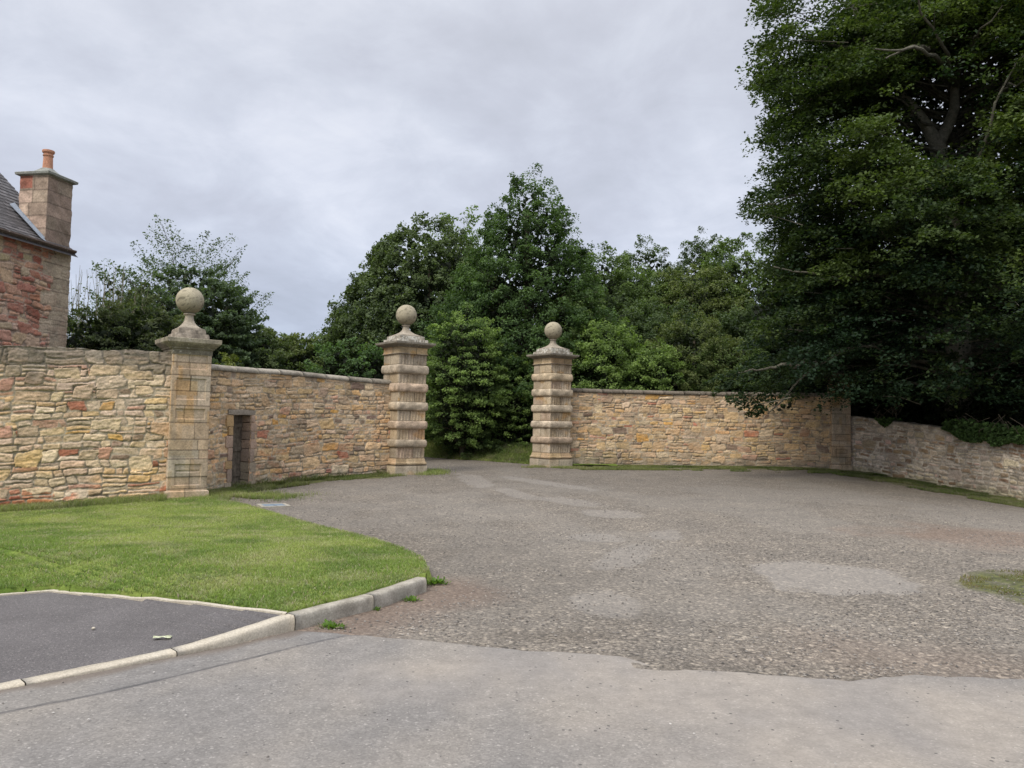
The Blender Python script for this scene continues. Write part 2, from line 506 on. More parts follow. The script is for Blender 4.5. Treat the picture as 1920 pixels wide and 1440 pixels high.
def wall_thing(name, label, pts, ztop, pal, seed, thick=.5, res=.018, coping=None, openings=(), weather=None, rough_top=0., side=1, ccol=(.30, .27, .22), **kw):
    """pts: plan polyline of visible face (n,2); ztop: array same length"""
    s = poly_len(pts); L = s[-1]
    gzv = gz(pts[:, 0], pts[:, 1])
    H = float((ztop - gzv).max()) + .15
    zbase = gzv - .12
    U, V, disp, colr, ins = rubble(L, H, res, pal, seed, **kw)
    tx = np.gradient(pts[:, 0], s); ty = np.gradient(pts[:, 1], s)
    ln_ = np.hypot(tx, ty); nx = ty / ln_ * side; ny = -tx / ln_ * side
    ui = U[0]
    X = np.interp(ui, s, pts[:, 0]); Y = np.interp(ui, s, pts[:, 1]); NX = np.interp(ui, s, nx); NY = np.interp(ui, s, ny)
    ZB = np.interp(ui, s, zbase); ZT = np.interp(ui, s, ztop)
    zt = ZT + rough_top * (fbm(ui * 3.3, ui * 0, seed + 50, 4) - .5)
    Z = ZB[None, :] + V
    over = Z > zt[None, :]
    # rows above the top fold back over the wall as its crown
    Zc = np.minimum(Z, zt[None, :])
    mask_top = over[:-1, :-1] & over[1:, 1:] & over[1:, :-1] & over[:-1, 1:]
    if weather is not None:
        colr = weather(U, Z, zt[None, :], ZB[None, :] + .12, colr, ins)
    VX = X[None, :] + NX[None, :] * disp; VY = Y[None, :] + NY[None, :] * disp
    Vv = np.stack([VX, VY, Zc], -1).reshape(-1, 3)
    nv, nu = U.shape
    keep = ~mask_top
    for (u0, u1, v0, v1) in openings:
        cu = (U[:-1, :-1] + U[1:, 1:]) / 2; cz = (Z[:-1, :-1] + Z[1:, 1:]) / 2
        keep &= ~((cu > u0) & (cu < u1) & (cz > v0) & (cz < v1))
    root = empty(name, (0, 0, 0), label, 'wall')
    face = mesh('rubble_face', Vv, gridfaces(nu, nv, keep), M_RUB, root, colr.reshape(-1, 3))
    # crown, back and ends
    m = max(2, int(L / .08)); uu = np.linspace(0, L, m)
    x = np.interp(uu, s, pts[:, 0]); y = np.interp(uu, s, pts[:, 1]); ax = np.interp(uu, s, nx); ay = np.interp(uu, s, ny)
    zb_ = np.interp(uu, s, zbase); zt_ = np.interp(uu, ui, zt) - .004
    rows = []
    for (o, zz) in ((.0, zt_), (-thick * .33, zt_ + .02 * (rough_top > 0)), (-thick * .66, zt_ + .02 * (rough_top > 0)), (-thick, zt_), (-thick, zb_)):
        rows.append(np.stack([x + ax * o, y + ay * o, zz + (fbm(uu * 5, uu * 0 + o * 9, seed, 3) - .5) * (.04 if rough_top else 0) * (zz is not zb_)], -1))
    Vb = np.concatenate(rows)
    f = gridfaces(m, 5)
    cb = np.tile(np.array([.20, .185, .155]), (len(Vb), 1)) * (.7 + .6 * fbm(np.tile(uu, 5) * 6, np.repeat(np.arange(5.), m), seed, 3))[:, None]
    ends = MB()
    mesh('wall_core', Vb, [f], M_CAPST, root, cb)
    if coping:
        h, oh, inn = coping
        segs = max(1, int(L / .75)); ed = np.linspace(0, L, segs + 1)
        rs = np.random.RandomState(seed)
        cv = []; cf = []; cc = []; nn_ = 0
        for k in range(segs):
            a, b = ed[k] + .004, ed[k + 1] - .004
            q = np.linspace(a, b, 7)
            px_ = np.interp(q, s, pts[:, 0]); py_ = np.interp(q, s, pts[:, 1]); a_x = np.interp(q, s, nx); a_y = np.interp(q, s, ny)
            zt2 = np.interp(q, s, ztop) + rs.uniform(-.004, .004)
            jo = rs.uniform(-.012, .012)
            prof = [(oh + jo - .02, -.0), (oh + jo, .015), (oh + jo - .005, h * .45), (oh + jo - .03, h * .72), (-.08, h), (-thick * .6, h), (-thick - .04, h * .6), (-thick - .04, 0)]
            base = nn_
            for (o, dz) in prof:
                nz = (fbm(q * 7, q * 0 + o * 5 + k, seed + 3, 3) - .5) * .03
                cv.append(np.stack([px_ + a_x * (o + nz), py_ + a_y * (o + nz), zt2 + dz + nz * .6], -1))
            npf = len(prof); c0 = np.array(ccol) * rs.uniform(.8, 1.25)
            cc.append(np.tile(c0, (7 * npf, 1)))
            cf.append(gridfaces(7, npf, off=base))
            cf.append(np.array([[base + 6, base + 7 * (npf - 1) + 6, base + 7 * (npf - 1), base]]))
            e = [base + 7 * i for i in range(npf)]
            cf.append(np.array([[e[0], e[1], e[2], e[7]], [e[2], e[3], e[4], e[7]], [e[4], e[5], e[6], e[7]]])[:, ::-1])
            e = [base + 7 * i + 6 for i in range(npf)]
            cf.append(np.array([[e[0], e[1], e[2], e[7]], [e[2], e[3], e[4], e[7]], [e[4], e[5], e[6], e[7]]]))
            nn_ += 7 * npf
        mesh('coping', np.concatenate(cv), [np.concatenate(cf)], M_CAPST, root, np.concatenate(cc))
    return root, (s, nx, ny, zbase)


def w_buff(U, Z, zt, zg, c, ins):
    d = zt - Z
    n = fbm(U * .8, Z * 1.6, 91, 4); n2 = fbm(U * 5, Z * 7, 92, 4)
    k = sm(.75 - d + (n - .5) * .9 + (n2 - .5) * .5, 0, .75) * .8
    grey = np.array([.185, .165, .135]) * (.65 + .8 * n2)[..., None]
    c = c * (1 - k[..., None]) + grey * k[..., None] * (.75 + .25 * ins[..., None])
    # patches of red and rusty stone low down
    r = sm(fbm(U * .75, Z * 2.2, 95, 3), .50, .62) * sm(1.1 - (Z - zg), 0, .9) * ins
    r2 = vnoise(U * 5.2, Z * 9.5, 98) > .42
    r = r * r2 * .9
    c = c * (1 - r[..., None]) + c * np.array([.80, .43, .36]) * r[..., None]
    y = sm(fbm(U * 1.1, Z * 3, 96, 3), .52, .7) * ins * sm(1.9 - (Z - zg), 0, 1.2) * .6
    c = c * (1 - y[..., None]) + c * np.array([1.1, .93, .68]) * y[..., None]
    b = sm(.25 - (Z - zg), 0, .25)[..., None] * .35
    return c * (1 - b) + c * np.array([.8, .85, .7]) * b


def w_wingL(U, Z, zt, zg, c, ins):
    d = zt - Z
    n = fbm(U * 1.3, Z * 1.6, 81, 4); n2 = fbm(U * 6, Z * 7, 82, 4)
    k = sm(.55 - d + (n - .5) * 1.1 + (1 - sm(U, .2, 2.4)) * .45, 0, .8) * .42
    grey = np.array([.24, .20, .15]) * (.65 + .8 * n2)[..., None]
    c = c * (1 - k[..., None]) + grey * k[..., None]
    r = sm(fbm(U * .9, Z * 1.6, 85, 3), .52, .66) * sm(1.5 - (Z - zg), 0, .6) * ins * (vnoise(U * 5, Z * 9, 88) > .4) * .42
    c = c * (1 - r[..., None]) + c * np.array([.92, .55, .45]) * r[..., None]
    b = sm(.35 - (Z - zg) + (n2 - .5) * .3, 0, .35)[..., None] * .5
    return c * (1 - b) + (np.array([.34, .32, .27]) * (.6 + .8 * n2)[..., None]) * b


def w_wingR(U, Z, zt, zg, c, ins):
    d = zt - Z
    n = fbm(U * 1.1, Z * 1.3, 71, 4); n2 = fbm(U * 5, Z * 6, 72, 4)
    k = sm(.25 - d + (n - .5) * .5, 0, .4) * .6
    c = c * (1 - k[..., None]) + np.array([.15, .12, .09]) * k[..., None]
    b = sm(.5 - (Z - zg) + (n - .5) * .5, 0, .35)[..., None] * .6
    c = c * (1 - b) + (np.array([.24, .22, .18]) * (.35 + 1.3 * n2)[..., None]) * b
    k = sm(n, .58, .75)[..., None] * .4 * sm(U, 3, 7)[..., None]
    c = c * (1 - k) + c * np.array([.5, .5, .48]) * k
    tree_shade = (sm(U, 5.5, 10.5) * (.25 + .3 * n))[..., None]  # shade of the overhanging beech, painted into the stone colour
    return c * (1 - tree_shade) + c * np.array([.5, .47, .42]) * tree_shade


def w_low(U, Z, zt, zg, c, ins):
    n = fbm(U * 1.4, Z * 1.8, 61, 4); n2 = fbm(U * 6, Z * 7, 62, 4)
    k = sm(n, .46, .62)[..., None] * .35
    c = c * (1 - k) + np.array([.52, .455, .39]) * (.72 + .5 * n2)[..., None] * k
    d = zt - Z
    k = sm(.28 - d + (n2 - .5) * .4, 0, .35)[..., None] * .55
    c = c * (1 - k) + np.array([.18, .165, .14]) * (.5 + n2)[..., None] * k
    b = sm(.3 - (Z - zg) + (n - .5) * .4, 0, .3)[..., None] * .6
    return c * (1 - b) + c * np.array([.55, .6, .4]) * b


# left garden wall (straight, runs out of frame to the left)
pA0 = OL - T * .40 + NN * .30
dA = np.array([P(0, 957, 15.75).x, 15.75]) - pA0; dA /= np.linalg.norm(dA)
ptsA = np.array([pA0 + dA * q for q in np.linspace(9.0, 0, 200)])
ztA = np.interp(np.linspace(9.0, 0, 200), [0, 3.2, 9], [P(300, 659, pA0[1]).z, P(0, 650, 15.75).z, P(0, 650, 15.75).z - .2])
wall_thing('garden_wall', 'tall straight rubble wall of buff, red and ochre stone behind the lawn, left of the small ball pillar', ptsA, ztA, BUFF, 11,
           thick=.55, res=.0155, weather=w_buff, rough_top=.09, hmax=.33, hmin=.12, wmax=.74, big=.13, flush=.6)

# left wing wall with doorway
q0 = OL + T * .20 - NN * .12
q1 = GL - T * .34 + NN * .02
ptsB = curve_pts(q0, q1, .75)
sB = poly_len(ptsB)
ztB = np.interp(sB / sB[-1], [0, .5, 1], [P(400, 692, 17.8).z, P(570, 708, 20.8).z * .5 + 1.48, P(735, 722, 23.8).z])


def u_at(pts, s, px, z):
    best = None
    for i in range(0, len(pts)):
        d = abs(pix((pts[i, 0], pts[i, 1], z))[0] - px)
        if best is None or d < best[0]: best = (d, s[i])
    return best[1]


du0 = u_at(ptsB, sB, 433, 1.0)
du1 = u_at(ptsB, sB, 467, 1.0)
ip = int(np.argmin(abs(sB - du0)))
dtop = P(445, 778, ptsB[ip, 1]).z
rootB, infoB = wall_thing('curved_wing_wall', 'curved rubble wing wall with a narrow dark doorway and grey coping, between the left two pillars', ptsB, ztB, BUFF2, 23,
                          thick=.5, res=.018, coping=(.15, .07, 0), openings=[(du0, du1, -2, dtop)], weather=w_wingL, hmax=.25, hmin=.095, wmax=.55, big=.10)

# right wing wall
r0 = GR + T * .42 + NN * .05
r1 = OR_ - T * .2 + NN * .05
ptsC = curve_pts(r0, r1, .85)
sC = poly_len(ptsC)
ztC = np.full(len(ptsC), 0.) + np.interp(sC / sC[-1], [0, .5, 1], [P(1080, 735, r0[1]).z, P(1300, 741, 29.3).z, P(1555, 744, r1[1]).z])
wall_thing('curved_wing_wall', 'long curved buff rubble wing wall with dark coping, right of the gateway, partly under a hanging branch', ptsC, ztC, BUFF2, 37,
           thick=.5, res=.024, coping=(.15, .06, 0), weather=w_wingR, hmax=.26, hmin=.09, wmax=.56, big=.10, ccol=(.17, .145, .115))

# low boundary wall on the right
k = np.array([[OR_[0] + .22, OR_[1] - .05], [13.15, 27.3], [13.9, 25.3], [14.45, 23.3], [14.7, 21.9], [14.95, 19.5], [15.0, 16.5]])
tt = np.linspace(0, 1, len(k)); t2 = np.linspace(0, 1, 300)
ptsD = np.c_[np.interp(t2, tt, k[:, 0]), np.interp(t2, tt, k[:, 1])]
ker = np.ones(31) / 31
pd0 = ptsD[0].copy()
ptsD = np.c_[np.convolve(np.pad(ptsD[:, 0], 15, 'edge'), ker, 'valid'), np.convolve(np.pad(ptsD[:, 1], 15, 'edge'), ker, 'valid')]
ptsD[0] = pd0
zD = np.interp(ptsD[:, 1], [16.5, 21.9, 25.3, 28.3], [1.3, P(1920, 826, 21.9).z, P(1750, 800, 25.3).z, P(1595, 780, 28.3).z])
wall_thing('low_boundary_wall', 'low grey mortared rubble boundary wall with brown stones at the right edge, draped with ivy', ptsD, zD, _pl(GREY, (1.35, 1.28, 1.18)), 53,
           thick=.45, res=.020, weather=w_low, rough_top=.07, hmin=.09, hmax=.24, wmax=.42, mortar=(.66, .58, .48), depth=.022, gap=.020, flush=.15, ccol=(.12, .11, .09))


# doorway dressing (parts of the left wing wall)
def wall_frame(s, pts, nx, ny, u):
    x = np.interp(u, s, pts[:, 0]); y = np.interp(u, s, pts[:, 1]); a = np.interp(u, s, nx); b = np.interp(u, s, ny)
    n = np.array([a, b]); n /= np.linalg.norm(n); t = np.array([-n[1], n[0]])
    return np.array([x, y]), t, n


def blockM(t, n): return [[t[0], n[0], 0], [t[1], n[1], 0], [0, 0, 1]]


sBi, nxB, nyB, zbB = infoB


def rock_box(mb_list, c, sz, M, col, seed, bev=.015):
    """a dressed stone with softened edges, subdivided and roughened"""
    n = 5
    V = []; Fq = []
    g = np.linspace(-1, 1, n)
    base = 0
    for ax in range(3):
        for sg in (-1, 1):
            A, B = np.meshgrid(g, g)
            q = np.zeros((n * n, 3)); o = [i for i in range(3) if i != ax]
            q[:, ax] = sg; q[:, o[0]] = A.ravel(); q[:, o[1]] = B.ravel()
            V.append(q); f = gridfaces(n, n, off=base)
            if (sg == 1) == (ax == 1): f = f[:, ::-1]
            Fq.append(f); base += n * n
    V = np.concatenate(V); hs = np.array(sz) / 2
    Pn = V * hs
    inner = np.clip(Pn, -(hs - bev), hs - bev)
    d = Pn - inner; l = np.linalg.norm(d, axis=1, keepdims=True)
    Pn = np.where(l > 0, inner + d / np.maximum(l, 1e-9) * bev, Pn)
    Pn += (np.stack([vnoise(Pn[:, 1] * 9 + seed, Pn[:, 2] * 9, seed), vnoise(Pn[:, 0] * 9 + seed, Pn[:, 2] * 9, seed + 1), vnoise(Pn[:, 0] * 9, Pn[:, 1] * 9 + seed, seed + 2)], 1) - .5) * .014
    Pn = Pn @ np.array(M).T + np.array(c)
    mb_list.append((Pn, np.concatenate(Fq), np.tile(np.array(col), (len(Pn), 1))))


def build_list(lst, name, mat, parent):
    V = []; Fq = []; C = []; n = 0
    for v, f, c in lst:
        V.append(v); Fq.append(f + n); C.append(c); n += len(v)
    return mesh(name, np.concatenate(V), [np.concatenate(Fq)], mat, parent, np.concatenate(C))


random.seed(5)
pal_j = [(.42, .34, .25), (.45, .32, .24), (.38, .31, .23), (.46, .31, .16), (.36, .27, .21)]
for (u, sgn) in ((du0, -1), (du1, 1)):
    p, t, n = wall_frame(sBi, ptsB, nxB, nyB, u)
    z = float(gz(p[0], p[1])) - .1; lst = []; i = 0
    while z < dtop - .02:
        h = random.uniform(.2, .36); h = min(h, dtop - z)
        if dtop - z - h < .12: h = dtop - z
        w = .17 if i % 2 else .26
        cpt = p - t * 0
        tdir = (ptsB[min(ip + 3, 399)] - ptsB[ip - 3]); tdir /= np.linalg.norm(tdir)
        c = p + tdir * sgn * w / 2 + n * (-.19)
        rock_box(lst, (c[0], c[1], z + h / 2), (w, .50, h - .008), blockM(tdir, n), random.choice(pal_j) if sgn < 0 else random.choice(pal_j[1:]), i + 3)
        z += h; i += 1
    build_list(lst, 'door_jamb', M_ASH, rootB)
pm, tm, nm = wall_frame(sBi, ptsB, nxB, nyB, (du0 + du1) / 2)
lst = []
rock_box(lst, (pm[0] - nm[0] * .17, pm[1] - nm[1] * .17, dtop + .065), ((du1 - du0) + .42, .47, .13), blockM(tdir, nm), (.30, .26, .21), 3)
build_list(lst, 'lintel', M_ASH, rootB)
M_DOOR = mat_simple('dark_weathered_boards', (.09, .072, .055), (.18, .15, .115), 9, .8, 50)
mb = MB()
zg_ = float(gz(pm[0], pm[1]))
nb = 5
for i in range(nb):
    c = pm + tdir * ((i + .5) / nb - .5) * (du1 - du0) - nm * (.24 + .004 * (i % 2))
    mb.box((c[0], c[1], (zg_ + dtop) / 2), ((du1 - du0) / nb - .008, .04, dtop - zg_ + .02), blockM(tdir, nm))
for z in (.35, 1.0, 1.6):
    c = pm - nm * .21
    mb.box((c[0], c[1], zg_ + z), (du1 - du0 - .02, .03, .11), blockM(tdir, nm))
dobj = mb.build('door', M_DOOR, rootB)
lst = []
rock_box(lst, (pm[0] - nm[0] * .1, pm[1] - nm[1] * .1, zg_ - .03), (du1 - du0, .4, .12), blockM(tdir, nm), (.27, .25, .2), 9)
build_list(lst, 'threshold', M_ASH, rootB)


# ------------------------------------------------------------------ pillars
def section(hw, r, per=40, cor=5):
    """closed square section, per points on each side; returns xy, side index, side coordinate, outward normals"""
    r = min(r, hw * .98)
    pts = []; sd = []; su = []; nr = []
    dirs = [(1, 0), (0, 1), (-1, 0), (0, -1)]      # travel directions; side 0 is the front (-y)
    nrm = [(0, -1), (1, 0), (0, 1), (-1, 0)]
    for k in range(4):
        d = dirs[k]; n = nrm[k]
        for i in range(per):
            a = -1 + 2 * (i + .5) / per
            q = a * (hw - r)
            pts.append((n[0] * hw + d[0] * q, n[1] * hw + d[1] * q)); sd.append(k); su.append(q / hw); nr.append(n)
        n2 = nrm[(k + 1) % 4]
        cx = n[0] * (hw - r) + n2[0] * (hw - r); cy = n[1] * (hw - r) + n2[1] * (hw - r)
        for i in range(1, cor):
            a = PI / 2 * i / cor
            v = (n[0] * math.cos(a) + n2[0] * math.sin(a), n[1] * math.cos(a) + n2[1] * math.sin(a))
            pts.append((cx + v[0] * r, cy + v[1] * r)); sd.append(k if i < cor / 2 else (k + 1) % 4); su.append(1 if i < cor / 2 else -1); nr.append(v)
    return np.array(pts), np.array(sd), np.array(su), np.array(nr)


def loft(name, prof, parent, mat, colf, dispf=None, per=40, cap=True, noise_amp=.006, seed=0, sharp=34):
    """prof: list of (z, halfwidth, corner radius)"""
    V = []; C = []
    for (z, hw, r) in prof:
        p, sd, su, nr = section(hw, r, per)
        d = (fbm(p[:, 0] * 5 + p[:, 1] * 3.1 + seed, p[:, 1] * 5 + z * 5, seed, 3) - .5) * noise_amp * 2
        if dispf is not None: d = d + dispf(z, sd, su * hw)
        p = p + nr * d[:, None]
        V.append(np.c_[p, np.full(len(p), z)])
        C.append(colf(z, sd, su * hw))
    n = len(V[0]); m = len(V)
    V = np.concatenate(V); C = np.concatenate(C)
    f4 = gridfaces(n, m, wrap=True)
    f3 = []
    if cap:
        for (base, flip, z) in ((0, True, prof[0][0]), ((m - 1) * n, False, prof[-1][0])):
            ci = len(V); V = np.r_[V, [[0, 0, z]]]; C = np.r_[C, [C[base]]]
            i = np.arange(n); t = np.stack([base + i, base + (i + 1) % n, np.full(n, ci)], 1)
            f3.append(t[:, ::-1] if flip else t)
    return mesh(name, V, [f4] + f3, mat, parent, C, sharp=sharp)


def blockcol(pal, seed, z0, courses, vj=True):
    """colour of ashlar blocks with thin dark joints"""
    rs = np.random.RandomState(seed)
    edges = [z0] + list(courses)
    split = rs.uniform(-.2, .25, (len(edges) + 1, 4)); cols = rs.randint(0, len(pal), (len(edges) + 1, 4, 2)); br = rs.uniform(.85, 1.15, (len(edges) + 1, 4, 2))
    P_ = np.array(pal)

    def f(z, sd, su):
        k = int(np.searchsorted(edges, z))
        sp = split[k][sd]
        h = (su > sp).astype(int)
        c = P_[cols[k][sd, h]] * br[k][sd, h][:, None]
        e = min([abs(z - q) for q in edges])
        if e < .011: c = c * .35
        if vj: c = np.where((np.abs(su - sp) < .009)[:, None], c * .4, c)
        return c
    return f


PAL_G = [(.50, .415, .305), (.54, .45, .34), (.47, .385, .28), (.50, .385, .28), (.55, .44, .30), (.45, .38, .29)]
PAL_O = [(.53, .42, .31), (.58, .46, .34), (.50, .39, .28), (.55, .41, .28), (.50, .42, .32)]


def finial(parent, z, rp, hp_, rneck, rball, seed):
    """concave pedestal and ball"""
    prof = []
    for i in range(22):
        t = i / 21
        r = rneck + (rp - rneck) * (1 - t) ** 3.0
        prof.append((z + .03 + (hp_ - .03) * t, r, r * (.25 + .65 * t)))
    prof = [(z, rp + .01, .02), (z + .028, rp + .01, .02)] + prof
    zc = z + hp_
    prof += [(zc + .004, rneck + .03, rneck), (zc + .03, rneck + .035, rneck + .02), (zc + .045, rneck, rneck)]
    loft('pedestal', prof, parent, M_ASH, lambda z, sd, su: np.tile(np.array([.39, .34, .27]), (len(sd), 1)), per=10, noise_amp=.003, seed=seed)
    n, m = 48, 32
    V = []
    for j in range(m + 1):
        a = -PI / 2 + PI * j / m
        th = np.arange(n) * 2 * PI / n
        V.append(np.c_[rball * math.cos(a) * np.cos(th), rball * math.cos(a) * np.sin(th), np.full(n, zc + .03 + rball * .99 + rball * math.sin(a))])
    V = np.concatenate(V)
    V[:, :2] *= (1 + (fbm(V[:, 0] * 8 + 4, V[:, 2] * 8 + V[:, 1] * 5, seed, 3) - .5) * .03)[:, None]
    c = np.tile(np.array([.40, .355, .255]), (len(V), 1))
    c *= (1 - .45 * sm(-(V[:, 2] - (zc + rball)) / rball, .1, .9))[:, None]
    s = fbm(V[:, 0] * 26 + V[:, 1] * 15, V[:, 2] * 26 + V[:, 1] * 11, seed + 9, 2)
    c *= np.where(s > .72, .5, 1)[:, None]
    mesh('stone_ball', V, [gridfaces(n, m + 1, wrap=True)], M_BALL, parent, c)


def gate_pillar(loc, label, seed, back_plain=True):
    z0 = zb(loc) - .03
    t = empty('gate_pillar', (loc[0], loc[1], z0), label, 'gate pillar', 'tall banded gate pillars', rz=ROT)
    bands = [(.86, 1.10), (1.42, 1.67), (1.99, 2.25), (2.56, 2.82), (3.12, 3.39)]
    hw = .49
    allc = [.31, .53] + [q for b in bands for q in b] + [3.72]
    colf = blockcol(PAL_G, seed, 0, allc)

    def colw(z, sd, su):
        c = colf(z, sd, su)
        n = fbm(su * 4 + sd * 9 + seed, np.full(len(su), z * 3.), seed, 3)
        g = sm(n, .46, .66)[:, None] * .8
        c = c * (1 - g) + c * np.array([.75, .72, .68]) * g
        y = sm(fbm(su * 2 + sd * 5 + 3, np.full(len(su), z * 2.4), seed + 5, 3), .64, .76)[:, None] * .7
        c = c * (1 - y) + c * np.array([1.05, .82, .5]) * y
        b = float(sm(z, .5, 0)) * .3
        return c * (1 - b) + np.array([.40, .38, .32]) * b

    def disp(z, sd, su):
        # vertical flutes on the two faces along the drive, only between bands
        inb = .55 < z < 3.70 and not any(a - .02 < z < b + .02 for a, b in bands)
        if not inb: return 0
        k = (np.abs(((su / hw * 4.5) % 1.0) - .5) * 2)
        g = np.sqrt(np.clip(1 - (k / .78) ** 2, 0, 1)) * .045
        edge = (np.abs(su) < hw * .90)
        top = 1.
        if z > 3.6: top = 1 - (z - 3.6) / .1 * (.2 + .8 * k)
        return -g * edge * np.isin(sd, [0, 2]) * np.clip(top, 0, 1)
    pr = [(0, .56, .02), (.02, .565, .02)] + [(z, .56, .02) for z in np.linspace(.05, .28, 6)] + [(.30, .555, .03), (.31, .53, .03)]
    loft('plinth', pr, t, M_ASH, colw, seed=seed)
    pr = [(.30, .50, .02), (.32, .545, .03), (.36, .56, .04), (.40, .55, .04), (.42, .525, .03), (.44, .52, .02), (.50, .505, .02), (.54, .49, .02)]
    loft('base_moulding', pr, t, M_ASH, lambda z, sd, su: colw(z, sd, su) * np.array([1.0, .92, .78]), seed=seed)
    zs = np.arange(.52, 3.74, .02)
    loft('shaft', [(z, hw, .015) for z in zs], t, M_ASH, colw, disp, per=110, seed=seed)
    rs = np.random.RandomState(seed)
    for i, (a, b) in enumerate(bands):
        h = (b - a) / 2; c = (a + b) / 2; pr = []
        for q in np.linspace(-1, 1, 17):
            rr = math.sqrt(max(0, 1 - q * q))
            e = abs(rr) ** .8
            pr.append((c + q * h, hw + .012 + .07 * e, .02 + .07 * e + .01))
        cc = np.array(PAL_G[rs.randint(len(PAL_G))]) * rs.uniform(.9, 1.1)

        def bc(z, sd, su, cc=cc, i=i):
            sp = .12 * ((i * 7 + sd) % 3 - 1)
            q = np.tile(cc, (len(sd), 1)) * np.where(su > sp, 1.04, .93)[:, None]
            q = np.where((np.abs(su - sp) < .007)[:, None], q * .45, q)
            return q * (.5 + .95 * fbm(su * 5 + sd, np.full(len(su), z * 9), seed + i, 3))[:, None]
        loft('band', pr, t, M_ASH, bc, seed=seed + i, noise_amp=.022)
    pr = [(3.70, .50, .01), (3.715, .53, .02), (3.74, .53, .02), (3.755, .505, .01)] + [(z, .50, .01) for z in (3.80, 3.86, 3.92)] + [(3.93, .52, .01)]
    loft('frieze', pr, t, M_ASH, lambda z, sd, su: colw(z, sd, su) * (np.array([1.0, .92, .76]) if z > 3.75 else .8), seed=seed)
    pr = [(3.93, .53, .02), (3.95, .56, .02), (3.975, .58, .02), (3.985, .62, .02), (4.02, .66, .03), (4.03, .69, .01), (4.085, .70, .01), (4.09, .69, .01), (4.10, .56, .01)]
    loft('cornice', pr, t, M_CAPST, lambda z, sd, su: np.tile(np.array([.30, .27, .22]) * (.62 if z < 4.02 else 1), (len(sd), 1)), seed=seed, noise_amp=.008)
    pr = [(4.09, .515, .015), (4.14, .515, .015), (4.195, .51, .015), (4.20, .435, .012), (4.26, .435, .012), (4.30, .43, .015)]
    loft('stepped_block', pr, t, M_CAPST, lambda z, sd, su: np.where((fbm(su * 22 + sd, np.full(len(su), z * 40), seed + 2, 2) > .57)[:, None], np.array([.62, .60, .53]), np.tile(np.array([.30, .27, .22]), (len(sd), 1)) * (.35 + 1.5 * fbm(su * 9 + sd, np.full(len(su), z * 30), seed, 2))[:, None]), seed=seed, noise_amp=.012)
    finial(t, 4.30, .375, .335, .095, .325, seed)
    return t


gate_pillar(GL, 'tall banded stone gate pillar topped by a ball, at the left side of the gateway, joined to the wing wall with the doorway', 3)
gate_pillar(GR, 'tall banded stone gate pillar topped by a ball, at the right side of the gateway by the grassy bank', 8)


def outer_pillar(loc, label, seed, dark=1., hw=.42, rot=ROT):
    zg = zb(loc) - .05
    t = empty('wall_pillar', (loc[0], loc[1], zg), label, 'stone pillar', None, rz=rot)
    Ht = P(352, 655, OL[1]).z - zb(OL) + .05
    cs = [Ht * q for q in (.075, .155, .27, .33, .40, .51, .62, .715, .82, .905)]
    colf = blockcol(PAL_O, seed, 0, cs)

    def colw(z, sd, su):
        c = colf(z, sd, su)
        y = sm(fbm(su * 4.5 + sd * 5 + 1, np.full(len(su), np.floor(z * 3.) * 3.7 + z * .8 + seed), seed + 5, 3),   .50, .62)[:, None] * (.5 if z > .5 * Ht else .2)
        c = c * (1 - y) + c * np.array([1.12, .84, .42]) * y
        st = sm(fbm(su * 5 + sd * 9, np.full(len(su), z * 2.5), seed + 6, 3), .55, .75)[:, None] * .5
        return (c * (1 - st) + c * np.array([.6, .6, .58]) * st) * dark

    def disp(z, sd, su):
        q = z / Ht
        # projecting bands and sunk panels with crisp arrises
        d = np.zeros(len(su))
        for (a, b, w) in ((.10, .235, .66), (.285, .385, .0), (.40, .47, .0), (.535, .60, .72), (.66, .80, .74), (.86, .955, .78)):
            if a < q < b and w > 0:
                d = d + np.where(np.abs(su) < hw * w, -.028, 0.)
        if .155 < q < .275: d = d + .012
        if .185 < q < .20: d = d - .02 * (np.abs(su) < hw * .6)
        return d
    zs = np.sort(np.r_[np.arange(.0, Ht - .15, .022)])
    loft('shaft', [(z, hw, .012) for z in zs], t, M_ASH, colw, disp, per=50, seed=seed)
    z = zs[-1]
    loft('plinth', [(0, hw + .045, .01), (.08, hw + .045, .01), (.2, hw + .04, .01), (.22, hw + .006, .01)], t, M_ASH, colw, seed=seed)
    pr = [(z, hw + .01, .01), (Ht - .04, hw + .015, .01), (Ht - .02, hw + .05, .01), (Ht + .005, hw + .055, .02), (Ht + .02, hw + .08, .02), (Ht + .04, hw + .095, .02), (Ht + .07, hw + .125, .02),
          (Ht + .10, hw + .15, .02), (Ht + .115, hw + .165, .01), (Ht + .20, hw + .17, .012), (Ht + .208, hw + .16, .012), (Ht + .222, hw - .02, .012)]
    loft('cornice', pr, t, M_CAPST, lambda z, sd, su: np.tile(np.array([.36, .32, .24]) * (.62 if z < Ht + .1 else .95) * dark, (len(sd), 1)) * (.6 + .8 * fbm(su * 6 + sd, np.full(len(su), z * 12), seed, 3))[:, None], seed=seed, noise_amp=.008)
    pr = [(Ht + .21, hw - .05, .02), (Ht + .28, hw - .05, .02), (Ht + .335, hw - .065, .03), (Ht + .34, hw - .115, .02), (Ht + .40, hw - .115, .02), (Ht + .445, hw - .122, .03), (Ht + .455, hw - .14, .02)]
    loft('stepped_block', pr, t, M_CAPST, lambda z, sd, su: np.tile(np.array([.30, .26, .21]) * dark, (len(sd), 1)) * (.4 + 1.4 * fbm(su * 10 + sd, np.full(len(su), z * 14), seed, 2))[:, None], seed=seed, noise_amp=.014)
    finial(t, Ht + .45, min(.235, hw - .15), .34, .09, .305, seed)
    return t


